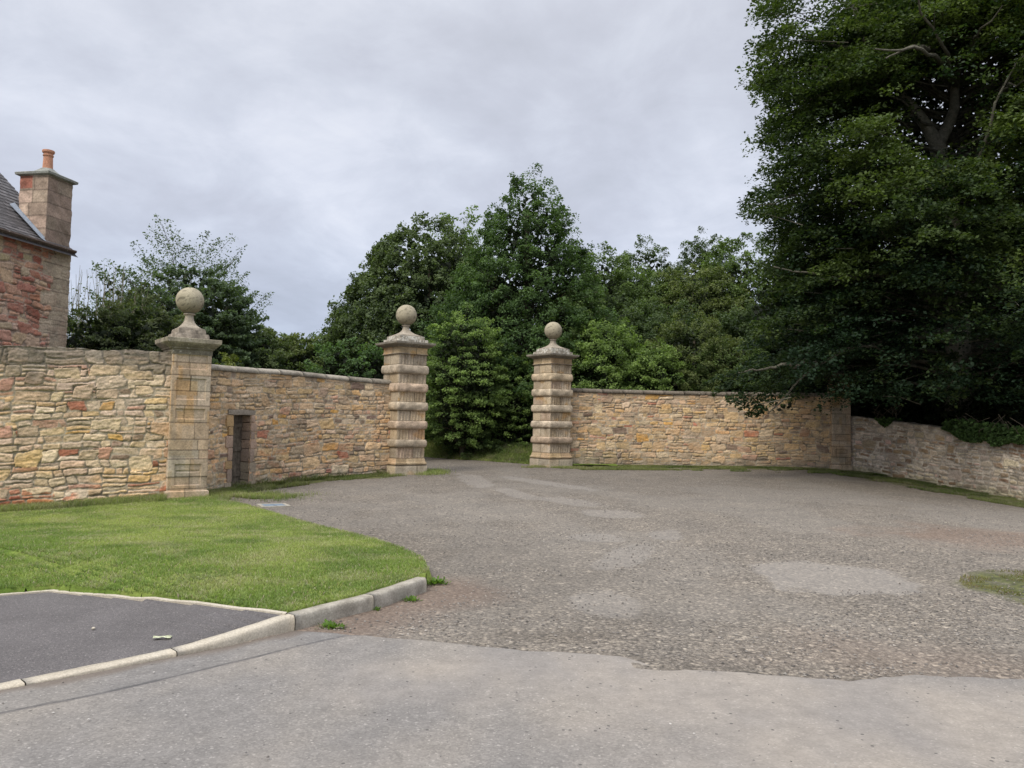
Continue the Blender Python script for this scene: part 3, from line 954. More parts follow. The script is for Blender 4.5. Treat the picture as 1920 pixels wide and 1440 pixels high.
outer_pillar(OL, 'square panelled stone pillar with a ball finial rising between the tall left wall and the wing wall', 14)
outer_pillar(OR_, 'dark square stone pillar half hidden under branches where the curved wing wall meets the low wall', 29, .75, .33, math.radians(-8))  # stone colours scaled down to paint in the shade under the branches



# ------------------------------------------------------------------ terrain, drive, road, lawn
def warp_axis(a, b, fine, far, nf=26):
    mid = np.arange(a, b + fine / 2, fine)
    g = np.geomspace(fine, far, nf)
    return np.r_[(a - np.cumsum(g))[::-1], mid, b + np.cumsum(g)]


def mat_terrain():
    m, nt, ns, ln = nodes('woodland_floor')
    pos = N(nt, 'ShaderNodeNewGeometry').outputs['Position']
    n1 = noise(nt, pos, .5, 6, .6); n2 = noise(nt, pos, 14, 6, .7)
    c = mixc(nt, ramp(nt, n1, [(.4, 0), (.6, 1)]), (.045, .06, .02), (.06, .045, .028))
    c = mixc(nt, 1, c, ramp(nt, n2, [(.3, .5), (.7, 1.5)]), 'MULTIPLY')
    finish(nt, c, .95, n2, 1, .05, .1)
    return m


ax = warp_axis(-30, 30, .8, 420); ay = warp_axis(-10, 48, .8, 420)
X, Y = np.meshgrid(ax, ay)
Z = gz(X, Y) - .05
Z = Z + np.where((X < -7) & (Y > 5), 0, 0)
tag(mesh('ground', np.stack([X, Y, Z], -1).reshape(-1, 3), [gridfaces(len(ax), len(ay))], mat_terrain()), kind='structure')

# key outlines on the ground (x, y)
kerb_px = [(-260, 1372), (0, 1300), (180, 1266), (330, 1236), (445, 1212), (552, 1186), (700, 1146), (800, 1110)]
kerb = np.array([tuple(G(*q))[:2] for q in kerb_px])
kerb = np.r_[[[-30, kerb[0, 1] - 3.3], [-9, kerb[0, 1] - 1.7]], kerb]
road_edge = [G(*q) for q in ((640, 1192), (760, 1202), (900, 1216), (1000, 1224), (1100, 1228), (1180, 1236), (1240, 1254), (1340, 1259), (1480, 1270), (1590, 1280), (1660, 1272), (1720, 1268), (1800, 1272), (1920, 1277), (2200, 1290))]
road_edge = np.array([tuple(q)[:2] for q in road_edge])
lawn_edge_px = [(805, 1094), (792, 1068), (760, 1046), (700, 1018), (640, 998), (560, 976), (500, 958), (452, 944), (420, 938)]
lawn_edge = np.array([tuple(G(*q))[:2] for q in lawn_edge_px])


def dist_poly(x, y, pts):
    """unsigned distance from points to a polyline"""
    best = np.full(np.shape(x), 1e9)
    for a, b in zip(pts[:-1], pts[1:]):
        ab = b - a; L2 = (ab ** 2).sum()
        t = np.clip(((x - a[0]) * ab[0] + (y - a[1]) * ab[1]) / L2, 0, 1)
        best = np.minimum(best, np.hypot(x - a[0] - t * ab[0], y - a[1] - t * ab[1]))
    return best


def in_poly(x, y, poly):
    x = np.asarray(x); y = np.asarray(y); ins = np.zeros(x.shape, bool); n = len(poly)
    for i in range(n):
        x1, y1 = poly[i]; x2, y2 = poly[(i + 1) % n]
        c = ((y1 > y) != (y2 > y)) & (x < (x2 - x1) * (y - y1) / (y2 - y1 + 1e-12) + x1)
        ins ^= c
    return ins


# drive: rough chippings
gx = np.arange(-10, 17.0, .045); gy = np.arange(2.5, 33, .045)
X, Y = np.meshgrid(gx, gy)
Z = gz(X, Y)
Z = Z + (fbm(X * .5, Y * .5, 5, 3) - .5) * .05 + (fbm(X * 2.2, Y * 2.2, 7, 3) - .5) * .018
# patches (light tarmac), by centre in the photo and half sizes in metres
patch = np.zeros(X.shape)


def blob(px, py, rx, ry, rot=0, sharp=.12):
    c = G(px, py); dx = X - c.x; dy = Y - c.y
    a = dx * math.cos(rot) + dy * math.sin(rot); b = -dx * math.sin(rot) + dy * math.cos(rot)
    n = (fbm(X * 2.2, Y * 1.8, 31, 4) - .5) * .75 + (fbm(X * 9, Y * 9, 32, 3) - .5) * .22
    d = (np.abs(a / rx) ** 2.6 + np.abs(b / ry) ** 2.6) ** (1 / 2.6) + n
    return sm(1 + sharp - d, 0, 2 * sharp)


for a in [(1572, 1080, .92, .98, -.2), (1180, 1042, .30, 1.05, -.35), (1250, 1003, .25, .55, -.2), (1125, 1008, .40, .45, .2), (1145, 963, .5, .55, .0), (1070, 941, .45, 1.1, .5), (965, 925, .30, 1.3, .3),
          (1140, 1130, .34, .50, .1), (1020, 905, .4, 2.2, .5), (890, 900, .4, 2.0, .2)]:
    patch = np.maximum(patch, blob(*a) * (.72 if a[0] == 1572 else .5))
track = sm(fbm(X * .55 + 3, Y * .35, 44, 5), .44, .60)
LX, LY = lawn_edge[:, 0], lawn_edge[:, 1]
moss = np.zeros(X.shape)
dwall = np.minimum(dist_poly(X, Y, ptsB[::40]), np.minimum(dist_poly(X, Y, ptsC[::40]), dist_poly(X, Y, ptsD[::30])))
dA_ = dist_poly(X, Y, ptsD[::30])
nz = fbm(X * 1.6, Y * 1.6, 52, 4)
moss = np.maximum(moss, sm(.95 - dwall + (nz - .5) * 1.0, 0, .35))
moss = np.maximum(moss, sm(1.6 - dA_ + (nz - .5) * 1.6, 0, .6))
c = G(2080, 1122); moss = np.maximum(moss, sm(1.25 - np.hypot(X - c.x, (Y - c.y) * .8) + (nz - .5) * .9, 0, .4) * .95)
redd = sm(1.9 - dist_poly(X, Y, kerb[-3:]) + (nz - .5) * .6, .9, 1.7)
c = G(1860, 1010); redd = np.maximum(redd, sm(2.2 - np.hypot((X - c.x) * .9, (Y - c.y)) + (nz - .5) * 2, 0, 1.6))
c = G(1700, 1230); redd = np.maximum(redd, .5 * sm(1.0 - np.hypot((X - c.x) * .6, (Y - c.y)) + (nz - .5) * 1, 0, 1.))
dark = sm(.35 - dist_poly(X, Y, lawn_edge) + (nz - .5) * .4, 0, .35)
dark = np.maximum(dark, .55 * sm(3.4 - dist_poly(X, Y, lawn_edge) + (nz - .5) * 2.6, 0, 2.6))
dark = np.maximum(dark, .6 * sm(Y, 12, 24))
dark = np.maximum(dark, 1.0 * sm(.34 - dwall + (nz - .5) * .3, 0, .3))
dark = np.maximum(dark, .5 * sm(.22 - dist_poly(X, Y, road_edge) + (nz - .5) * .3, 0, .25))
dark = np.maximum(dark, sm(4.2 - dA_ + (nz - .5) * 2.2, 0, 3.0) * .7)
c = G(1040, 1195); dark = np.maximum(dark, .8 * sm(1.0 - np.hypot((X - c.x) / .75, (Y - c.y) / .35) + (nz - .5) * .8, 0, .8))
Zp = Z - .012 * patch
msk = np.stack([patch, moss, np.clip(redd, 0, 1)], -1).reshape(-1, 3)
colr = np.stack([dark, track, nz], -1).reshape(-1, 3)


def mat_gravel():
    m, nt, ns, ln = nodes('worn_chippings')
    pos = N(nt, 'ShaderNodeNewGeometry').outputs['Position']
    mk = N(nt, 'ShaderNodeAttribute', attribute_name='Mask').outputs['Color']
    ck = N(nt, 'ShaderNodeAttribute', attribute_name='Col').outputs['Color']
    s = nt.nodes.new('ShaderNodeSeparateColor'); ln.new(mk, s.inputs[0])
    s2 = nt.nodes.new('ShaderNodeSeparateColor'); ln.new(ck, s2.inputs[0])
    vo = nt.nodes.new('ShaderNodeTexVoronoi'); vo.inputs['Scale'].default_value = 31; ln.new(pos, vo.inputs[0])
    vo2 = nt.nodes.new('ShaderNodeTexVoronoi'); vo2.inputs['Scale'].default_value = 95; ln.new(pos, vo2.inputs[0])
    n1 = noise(nt, pos, 1.1, 6, .6); n2 = noise(nt, pos, 9, 5, .7); n3 = noise(nt, pos, 60, 3, .7)
    cs = nt.nodes.new('ShaderNodeSeparateColor'); ln.new(vo.outputs['Color'], cs.inputs[0])
    cs2 = nt.nodes.new('ShaderNodeSeparateColor'); ln.new(vo2.outputs['Color'], cs2.inputs[0])
    chips = ramp(nt, cs.outputs[0], [(0, (.085, .079, .074)), (.3, (.155, .142, .128)), (.6, (.225, .205, .182)), (.85, (.30, .272, .238)), (1, (.44, .40, .35))])
    fine = ramp(nt, cs2.outputs[1], [(0, (.10, .092, .086)), (.6, (.195, .178, .160)), (1, (.31, .283, .25))])
    c = mixc(nt, ramp(nt, n2, [(.40, 0), (.6, 1)]), chips, fine)
    c = mixc(nt, 1, c, ramp(nt, n1, [(.3, (1.0, .965, .90)), (.7, (1.30, 1.235, 1.12))]), 'MULTIPLY')
    c = mixc(nt, 1, c, ramp(nt, vo.outputs['Distance'], [(0.3, 1.0), (.75, .6)]), 'MULTIPLY')
    c = mixc(nt, math_(nt, 'MULTIPLY', s2.outputs[1], .22), c, (.26, .24, .21))
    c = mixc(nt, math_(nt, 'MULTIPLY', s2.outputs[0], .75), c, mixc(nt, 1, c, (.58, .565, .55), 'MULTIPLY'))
    c = mixc(nt, math_(nt, 'MULTIPLY', s.outputs[2], .55), c, mixc(nt, 1, mixc(nt, .5, c, (.17, .13, .105)), (1.05, .86, .76), 'MULTIPLY'))
    pc = mixc(nt, 1, (.30, .278, .25), ramp(nt, n3, [(.3, .82), (.7, 1.18)]), 'MULTIPLY')
    c = mixc(nt, math_(nt, 'MULTIPLY', s.outputs[0], .58), c, pc)
    mo = mixc(nt, ramp(nt, n2, [(.4, 0), (.65, 1)]), (.045, .05, .022), (.14, .15, .045))
    c = mixc(nt, s.outputs[1], c, mo)
    h = math_(nt, 'ADD', math_(nt, 'MULTIPLY', math_(nt, 'SUBTRACT', 1., vo.outputs['Distance']), .8), math_(nt, 'MULTIPLY', n3, .4))
    h = math_(nt, 'MULTIPLY', h, math_(nt, 'MULTIPLY_ADD', s.outputs[0], -.85, 1.))
    finish(nt, c, .88, h, .9, .012, .25)
    return m


M_GRAV = mat_gravel()
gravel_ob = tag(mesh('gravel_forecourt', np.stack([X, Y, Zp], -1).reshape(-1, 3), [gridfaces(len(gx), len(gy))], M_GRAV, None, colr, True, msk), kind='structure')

# track beyond the gate, bending left
tr = np.array([tuple(0.5 * (GL + GR)), (-2.6, 30.5), (-5.2, 33.5), (-9, 36.5), (-14, 39)])
# road
kx = np.r_[kerb[:, 0], road_edge[:, 0]]; ky = np.r_[kerb[:, 1], road_edge[:, 1]]
sel = kerb[:, 0] < road_edge[0, 0] - .02
kx = np.r_[kerb[sel, 0], road_edge[:, 0], 9, 60]; ky = np.r_[kerb[sel, 1], road_edge[:, 1], road_edge[-1, 1] + .2, road_edge[-1, 1] - 4]
cx = np.r_[np.arange(-60, -10, .8), np.arange(-10, 9, .03), np.arange(9, 60, .8)]
by = np.interp(cx, kx, ky) + (fbm(cx * 5, cx * 0, 3, 4) - .5) * .05 * (cx > road_edge[0, 0]) + (fbm(cx * 14, cx * 0, 6, 2) - .5) * .025 * (cx > road_edge[0, 0])
ny_ = 210
tt = np.r_[np.linspace(0, 1, 180) ** 1.0 * 4.6, np.linspace(4.8, 16, ny_ - 180)]
X = np.tile(cx, (ny_, 1)); Y = by[None, :] - tt[:, None]
edge = np.clip(tt / .05, 0, 1)[:, None]
Z = gz(X, Y) + .014 + .006 * edge + (fbm(X * .4, Y * .4, 8, 3) - .5) * .02
dn = road_edge[0]
seam_pts = np.array([tuple(G(*q))[:2] for q in ((-200, 1385), (0, 1345), (190, 1308), (350, 1270), (470, 1240), (560, 1217), (650, 1197), (700, 1195))])
sd_ = dist_poly(X, Y, seam_pts)
seam = sm(.022 - sd_ + (fbm(X * 7, Y * 7, 12, 3) - .5) * .012, 0, .014)
band = ((dist_poly(X, Y, kerb) < .62).astype(float)) * (X < seam_pts[-2, 0]) * sm(sd_, 0, .06)
side_ = (np.interp(X, seam_pts[:, 0], seam_pts[:, 1]) < Y).astype(float) * (X > -4.2) * (X < seam_pts[-1, 0])
dirt = sm(.16 - dist_poly(X, Y, kerb) + (fbm(X * 3, Y * 3, 13, 3) - .5) * .16, 0, .12)
dust = sm(fbm(X * .55 + 9, Y * .8, 77, 5), .40, .68)
colr = np.stack([seam, side_, dirt], -1).reshape(-1, 3)
msk = np.stack([dust, fbm(X * 1.8, Y * 1.1, 78, 4), 0 * X], -1).reshape(-1, 3)


def mat_road():
    m, nt, ns, ln = nodes('worn_road_asphalt')
    pos = N(nt, 'ShaderNodeNewGeometry').outputs['Position']
    mk = N(nt, 'ShaderNodeAttribute', attribute_name='Mask').outputs['Color']
    ck = N(nt, 'ShaderNodeAttribute', attribute_name='Col').outputs['Color']
    s = nt.nodes.new('ShaderNodeSeparateColor'); ln.new(mk, s.inputs[0])
    s2 = nt.nodes.new('ShaderNodeSeparateColor'); ln.new(ck, s2.inputs[0])
    vo = nt.nodes.new('ShaderNodeTexVoronoi'); vo.inputs['Scale'].default_value = 85; ln.new(pos, vo.inputs[0])
    cs = nt.nodes.new('ShaderNodeSeparateColor'); ln.new(vo.outputs['Color'], cs.inputs[0])
    vo3 = nt.nodes.new('ShaderNodeTexVoronoi'); vo3.inputs['Scale'].default_value = 26; ln.new(pos, vo3.inputs[0])
    cs3 = nt.nodes.new('ShaderNodeSeparateColor'); ln.new(vo3.outputs['Color'], cs3.inputs[0])
    n1 = noise(nt, pos, .9, 6, .6); n2 = noise(nt, pos, 7, 6, .7); n3 = noise(nt, pos, 130, 3, .7)
    c = ramp(nt, cs.outputs[0], [(0, (.155, .144, .131)), (.35, (.20, .186, .169)), (.7, (.235, .218, .197)), (.96, (.285, .264, .236)), (1, (.42, .39, .35))])
    c = mixc(nt, .35, c, (.225, .207, .183))
    c = mixc(nt, math_(nt, 'MULTIPLY', s.outputs[0], .42), c, (.345, .305, .26))
    c = mixc(nt, 1, c, ramp(nt, s.outputs[1], [(.3, (.90, .91, .935)), (.7, (1.10, 1.08, 1.05))]), 'MULTIPLY')
    c = mixc(nt, 1, c, ramp(nt, n2, [(.3, .85), (.7, 1.12)]), 'MULTIPLY')
    spk = math_(nt, 'MULTIPLY', math_(nt, 'GREATER_THAN', cs3.outputs[1], .955), math_(nt, 'LESS_THAN', vo3.outputs['Distance'], .26))
    c = mixc(nt, math_(nt, 'MULTIPLY', spk, .8), c, (.075, .07, .065))
    spk = math_(nt, 'MULTIPLY', math_(nt, 'GREATER_THAN', cs3.outputs[2], .965), math_(nt, 'LESS_THAN', vo3.outputs['Distance'], .22))
    c = mixc(nt, math_(nt, 'MULTIPLY', spk, .7), c, (.5, .47, .43))
    c = mixc(nt, math_(nt, 'MULTIPLY', s2.outputs[1], .6), c, mixc(nt, 1, c, (.80, .83, .88), 'MULTIPLY'))
    c = mixc(nt, math_(nt, 'MULTIPLY', s2.outputs[2], .7), c, (.135, .105, .08))
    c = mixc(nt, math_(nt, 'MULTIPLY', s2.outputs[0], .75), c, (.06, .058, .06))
    h = math_(nt, 'ADD', math_(nt, 'MULTIPLY', cs.outputs[0], .5), math_(nt, 'MULTIPLY', n3, .6))
    finish(nt, c, .82, h, .55, .006, .3)
    return m


tag(mesh('road', np.stack([X, Y, Z], -1).reshape(-1, 3), [gridfaces(len(cx), ny_)[:, ::-1]], mat_road(), None, colr, True, msk), kind='structure')

# kerb stones
kl = poly_len(kerb)
kerb_segs = []
order = [(-9, 0), (0, 0)]
KW = .11


def kerb_at(s):
    x = np.interp(s, kl, kerb[:, 0]); y = np.interp(s, kl, kerb[:, 1])
    x2 = np.interp(s + .25, kl, kerb[:, 0]); y2 = np.interp(s + .25, kl, kerb[:, 1]); x1 = np.interp(s - .25, kl, kerb[:, 0]); y1 = np.interp(s - .25, kl, kerb[:, 1])
    t = np.array([x2 - x1, y2 - y1]); t /= np.linalg.norm(t)
    return np.array([x, y]), t, np.array([-t[1], t[0]])


def s_near(px, py):
    g = G(px, py); ss = np.linspace(0, kl[-1], 6000)
    xy = np.c_[np.interp(ss, kl, kerb[:, 0]), np.interp(ss, kl, kerb[:, 1])]
    return ss[np.argmin(np.hypot(xy[:, 0] - g.x, xy[:, 1] - g.y))]


sa, sb_, sc_, sd2, se = s_near(0, 1300), s_near(332, 1236), s_near(554, 1186), s_near(702, 1146), kl[-1]


def kheight(s):
    return float(np.interp(s, [sa, sb_, sc_, se], [.02, .04, .125, .13]))


def kerb_stone(s0, s1, label, mat, seed):
    n = 14; ss = np.linspace(s0 + .004, s1 - .004, n); rows = []
    prof = [(0, -.12), (0, .0), (.0, .55), (.004, .86), (.016, 1.0), (.06, 1.015), (KW, 1.0), (KW, -.12)]
    o = empty('kerb_stone', (0, 0, 0), None)
    COL.objects.unlink(o); bpy.data.objects.remove(o)
    V = []
    for (a, b) in prof:
        for i, s in enumerate(ss):
            p, t, nn = kerb_at(s); h = kheight(s)
            nz = (float(fbm(s * 9, a * 20 + b * 3, seed, 3)) - .5) * .010
            q = p + nn * (a + nz)
            zz = b * h if b > 0 else b
            V.append((q[0], q[1], float(gz(q[0], q[1])) + .01 + zz + nz * .6))
    m = len(prof)
    f = [gridfaces(n, m)[:, ::-1]]
    e = [n * i for i in range(m)]; e2 = [n * i + n - 1 for i in range(m)]
    f.append(np.array([[e[0], e[1], e[2], e[7]], [e[2], e[3], e[4], e[7]], [e[4], e[5], e[6], e[7]]]))
    f.append(np.array([[e2[0], e2[1], e2[2], e2[7]], [e2[2], e2[3], e2[4], e2[7]], [e2[4], e2[5], e2[6], e2[7]]])[:, ::-1])
    ob = mesh('kerb_stone', np.array(V), f, mat, None, None, True)
    ob.data.shade_smooth() if False else None
    return tag(ob, label, 'kerb stone', 'kerb stones along the road corner')


kerb_stone(sa - 4.3, sa - 1.9, 'pale flush kerb stone beyond the left edge of the footpath', M_KERB, 1)
kerb_stone(sa - 1.9, s_near(48, 1292), 'pale flush kerb stone at the lower left corner, beside the dark footpath', M_KERB, 2)
kerb_stone(s_near(48, 1292), sb_, 'long pale flush kerb stone beside the dark footpath, ending at the crumbled joint', M_KERB, 3)
kerb_stone(sb_, sc_, 'pale kerb stone that rises from the crumbled joint to the tip of the lawn', M_KERB, 4)
kerb_stone(sc_, sd2, 'grey raised kerb stone holding the lawn, next to the pale rising kerb', M_KERBG, 5)
kerb_stone(sd2, se, 'grey raised kerb stone at the end of the row, by the gravel', M_KERBG, 6)

# rounded broken kerb stub at the lawn corner
g0 = kerb_at(se)[0]; g1 = lawn_edge[1]
lst = []
v = np.array([g1[0] - g0[0], g1[1] - g0[1]]) + np.array([.02, .1]); L = np.linalg.norm(v) + .12; v /= np.linalg.norm(v); n = np.array([v[1], -v[0]])
cq = (g0 + g1) / 2 + np.array([-.02, .12])
rock_box(lst, (cq[0], cq[1], float(gz(*cq)) + .05), (.34, .11, .17), [[v[0], n[0], 0], [v[1], n[1], 0], [0, 0, 1]], (.42, .39, .34), 7, .05)
tag(build_list(lst, 'kerb_stub', M_KERB, None), 'short rounded pale kerb piece leaning at the corner where lawn meets gravel', 'kerb stone')

# footpath (dark tarmac) + edging
fp = [(-300, 1148), (0, 1120), (95, 1112), (300, 1131), (530, 1155)]


def Gk(px, py):
    zr = .03
    for i in range(12):
        d = R @ Vector(((px - 960) / F, -(py - 720) / F, -1)); o = Vector((0, 0, CAMZ)); t = 5.
        for j in range(25):
            p = o + d * t
            t = t + ((float(gz(p.x, p.y)) + zr - p.z) / d.z) * .8
        p = o + d * t
        ss = np.linspace(0, kl[-1], 220); xy = np.c_[np.interp(ss, kl, kerb[:, 0]), np.interp(ss, kl, kerb[:, 1])]
        zr = zr * .5 + .5 * kheight(ss[np.argmin(np.hypot(xy[:, 0] - p.x, xy[:, 1] - p.y))])
    return (p.x, p.y)


_c = Gk(95, 1112); _e = Gk(535, 1156); _l = Gk(-150, 1131)
fpe = np.array([(-30, _l[1] - 2.5), _l, _c, _e])
inner = np.array([kerb_at(s)[0] + kerb_at(s)[2] * KW for s in np.linspace(0, sc_, 60)])


def mat_path():
    m, nt, ns, ln = nodes('dark_footpath_tarmac')
    pos = N(nt, 'ShaderNodeNewGeometry').outputs['Position']
    vo = nt.nodes.new('ShaderNodeTexVoronoi'); vo.inputs['Scale'].default_value = 140; ln.new(pos, vo.inputs[0])
    cs = nt.nodes.new('ShaderNodeSeparateColor'); ln.new(vo.outputs['Color'], cs.inputs[0])
    n1 = noise(nt, pos, 1.6, 5, .6); n3 = noise(nt, pos, 90, 3, .7)
    c = ramp(nt, cs.outputs[0], [(0, (.082, .075, .075)), (.5, (.112, .103, .101)), (.95, (.145, .134, .128)), (1, (.25, .235, .22))])
    c = mixc(nt, 1, c, ramp(nt, n1, [(.3, .88), (.7, 1.16)]), 'MULTIPLY')
    finish(nt, c, .85, math_(nt, 'ADD', cs.outputs[0], n3), .5, .005, .3)
    return m


def strip_between(name, A, B, n, m, zf, mat, kind=None):
    """surface spanned between two polylines resampled by x"""
    a = poly_len(A); b = poly_len(B)
    t = np.linspace(0, 1, n)
    return None


# footpath as columns between kerb inner line and edging
xs = np.r_[np.arange(-25, -5, .5), np.arange(-5, inner[-1, 0] + .02, .03)]
yi = np.interp(xs, inner[:, 0], inner[:, 1]); yo = np.interp(xs, fpe[:, 0], fpe[:, 1]); yo = np.maximum(yo, yi + .001)
rows = np.linspace(0, 1, 40)[:, None]
X = np.tile(xs, (40, 1)); Y = yi[None, :] * (1 - rows) + yo[None, :] * rows


def kh_xy(x, y):
    """kerb-top height near a point, by its projection on the kerb"""
    ss = np.linspace(0, kl[-1], 220)
    xy = np.c_[np.interp(ss, kl, kerb[:, 0]), np.interp(ss, kl, kerb[:, 1])]
    hs = np.array([kheight(s) for s in ss])
    d2 = (np.ravel(x)[:, None] - xy[None, :, 0]) ** 2 + (np.ravel(y)[:, None] - xy[None, :, 1]) ** 2
    i = d2.argmin(1)
    return hs[i].reshape(np.shape(x)), np.sqrt(d2.min(1)).reshape(np.shape(x))


kh, kd = kh_xy(X, Y)
Zf = gz(X, Y) + kh + .008
path_ob = tag(mesh('footpath', np.stack([X, Y, Zf], -1).reshape(-1, 3), [gridfaces(len(xs), 40)], mat_path()), kind='structure')
# edging: thin pale concrete strip along fpe
es = np.linspace(0, 1, 120)
fl = poly_len(fpe)
V = []
es = np.sort(np.r_[es, fl / fl[-1]])
ep = np.c_[np.interp(es * fl[-1], fl, fpe[:, 0]), np.interp(es * fl[-1], fl, fpe[:, 1])]
ekh, _ = kh_xy(ep[:, 0], ep[:, 1])
for (o, dz) in ((0, -.1), (0, .016), (.05, .018), (.05, -.1)):
    V.append(np.c_[ep[:, 0], ep[:, 1] + o, gz(ep[:, 0], ep[:, 1]) + ekh + dz + .006])
tag(mesh('path_edging', np.concatenate(V), [gridfaces(len(es), 4)], M_KERB, None, None, False), 'thin pale concrete edging strip between the dark footpath and the lawn', 'edging')

# lawn
lawn_poly = []
lawn_poly += [tuple(q + np.array([0, .05])) for q in fpe]
lawn_poly += [tuple(kerb_at(s)[0] + kerb_at(s)[2] * KW) for s in np.linspace(sc_, se, 12)]
lawn_poly += [tuple(q) for q in lawn_edge]
lawn_poly += [tuple(OL + NN * .5 + T * .5), tuple(OL + NN * .1 - T * .1), tuple(ptsA[-1]), tuple(ptsA[0] - dA * -6), (-30, ptsA[0][1] - 6)]
lawn_poly = np.array(lawn_poly)
LZ = 0


def lawn_h(x, y):
    h, d = kh_xy(x, y)
    de = dist_poly(x, y, lawn_edge)
    far = sm(np.asarray(y), 8., 13)
    base = (h * (1 - far) + .0 * far)
    return gz(x, y) + base * (1 - .0 * far) + .015 + .05 * sm(d, .2, 2.5) * sm(de, .1, 1.5) * (1 - far)


def mat_lawn():
    m, nt, ns, ln = nodes('mown_grass_base')
    pos = N(nt, 'ShaderNodeNewGeometry').outputs['Position']
    n1 = noise(nt, pos, .8, 6, .6); n2 = noise(nt, pos, 22, 6, .7); n3 = noise(nt, pos, 3, 5, .7)
    c = mixc(nt, ramp(nt, n1, [(.38, 0), (.62, 1)]), (.10, .155, .028), (.22, .265, .065))
    c = mixc(nt, ramp(nt, n3, [(.55, 0), (.7, .5)]), c, (.24, .22, .09))
    c = mixc(nt, 1, c, ramp(nt, n2, [(.3, .6), (.7, 1.35)]), 'MULTIPLY')
    finish(nt, c, .95, n2, 1, .02, .1)
    return m


lx = np.r_[np.arange(-30, -12, .6), np.arange(-12, 0, .06)]; ly = np.arange(0, 19, .06)
X, Y = np.meshgrid(lx, ly)
I = in_poly(X, Y, lawn_poly)
Zl = lawn_h(X, Y)
# push vertices just outside down so that the rim closes against the ground
fm = (I[:-1, :-1] | I[1:, 1:] | I[1:, :-1] | I[:-1, 1:])
alli = (I[:-1, :-1] & I[1:, 1:] & I[1:, :-1] & I[:-1, 1:])
nk = dist_poly(X, Y, kerb) < .3
Zl = np.where(I, Zl, np.where(dist_poly(X, Y, lawn_edge) < .15, gz(X, Y) - .03, Zl - .0))
near_k = (dist_poly(X, Y, kerb) < .16) | (dist_poly(X, Y, fpe) < .04)
Zl = np.where(~I & near_k, Zl - .14, Zl)
lawn_ob = tag(mesh('lawn', np.stack([X, Y, Zl], -1).reshape(-1, 3), [gridfaces(len(lx), len(ly), fm)], mat_lawn()), kind='structure')

M_GRASS = mat_leaf('grass_blade', (1, 1, 1), .4)


def blades(name, pts, hmin, hmax, w, seed, cols, lean=.5, label=None, cat='grass'):
    """pts (n,3): one bent blade each (two triangles)"""
    rs = np.random.RandomState(seed); n = len(pts)
    a = rs.uniform(0, 2 * PI, n); h = rs.uniform(hmin, hmax, n); ln_ = rs.uniform(0, lean, n) * h * 2; la = rs.uniform(0, 2 * PI, n)
    dx = np.cos(a) * w / 2; dy = np.sin(a) * w / 2
    b0 = pts + np.c_[dx, dy, np.zeros(n)]; b1 = pts - np.c_[dx, dy, np.zeros(n)]
    mid = pts + np.c_[np.cos(la) * ln_ * .3, np.sin(la) * ln_ * .3, h * .6]
    m0 = mid + np.c_[dx, dy, np.zeros(n)] * .7; m1 = mid - np.c_[dx, dy, np.zeros(n)] * .7
    tip = pts + np.c_[np.cos(la) * ln_, np.sin(la) * ln_, h]
    V = np.stack([b0, b1, m1, m0, tip], 1).reshape(-1, 3)
    i = np.arange(n) * 5
    q = np.stack([i, i + 1, i + 2, i + 3], 1); t = np.stack([i + 3, i + 2, i + 4], 1)
    C = np.repeat(cols, 5, 0).reshape(n, 5, 3); C[:, :2] *= .55; C[:, 4] *= 1.15
    o = mesh(name, V, [q, t], M_GRASS, None, C.reshape(-1, 3))
    return tag(o, label, cat, kind='stuff')


def grass_cols(x, y, seed, bright=1.):
    rs = np.random.RandomState(seed); n = len(x)
    t = .2 + .65 * sm(fbm(x * .8, y * .8, 21, 5), .30, .70)[:, None]
    t2 = sm(fbm(x * 2.6, y * 2.6, 22, 4), .5, .72)[:, None]
    c = np.array([.13, .215, .035]) * (1 - t) + np.array([.31, .37, .085]) * t
    c = c * (1 - .4 * t2) + np.array([.40, .38, .17]) * .4 * t2
    dk = sm(fbm(x * 1.7 + 8, y * 1.7, 24, 4), .54, .70)[:, None] * .38
    c = c * (1 - dk) + np.array([.06, .125, .02]) * dk
    dry = (rs.rand(n) < .07)[:, None]
    c = np.where(dry, np.array([.36, .31, .16]), c)
    return c * rs.uniform(.7, 1.3, n)[:, None] * bright * np.array([1.28, 1.17, 2.0])


rs = np.random.RandomState(77)
n = 620000
# density falls off with distance from the viewer's side of the lawn
y = 4.5 + (rs.rand(n) ** 1.5) * 13.0; x = -12.5 + rs.rand(n) * 12.5
k = in_poly(x, y, lawn_poly) & (x > -.78 * y - 1.2)
x, y = x[k], y[k]
z = lawn_h(x, y) - .004
tall = sm(.55 - dist_poly(x, y, ptsA[::50]), 0, .5)
edge_t = sm(.10 - dist_poly(x, y, lawn_edge), 0, .1)
blades('grass', np.c_[x, y, z], .018, .042, .007, 5, grass_cols(x, y, 6, 1.0), .7, 'short mown green grass covering the lawn')
# longer grass against wall bases
def along(pts, off0, off1, n, seed, skip=None):
    rs = np.random.RandomState(seed); s = poly_len(pts); u = rs.rand(n) * s[-1]
    x = np.interp(u, s, pts[:, 0]); y = np.interp(u, s, pts[:, 1])
    tx = np.interp(u, s, np.gradient(pts[:, 0], s)); ty = np.interp(u, s, np.gradient(pts[:, 1], s)); l = np.hypot(tx, ty)
    d = off0 + (off1 - off0) * rs.rand(n) ** 1.7
    return x + ty / l * d, y - tx / l * d, u, d


def tuft_mask(x, y, seed, lo=.45, f=1.8):
    return fbm(x * f, y * f, seed, 3) > lo


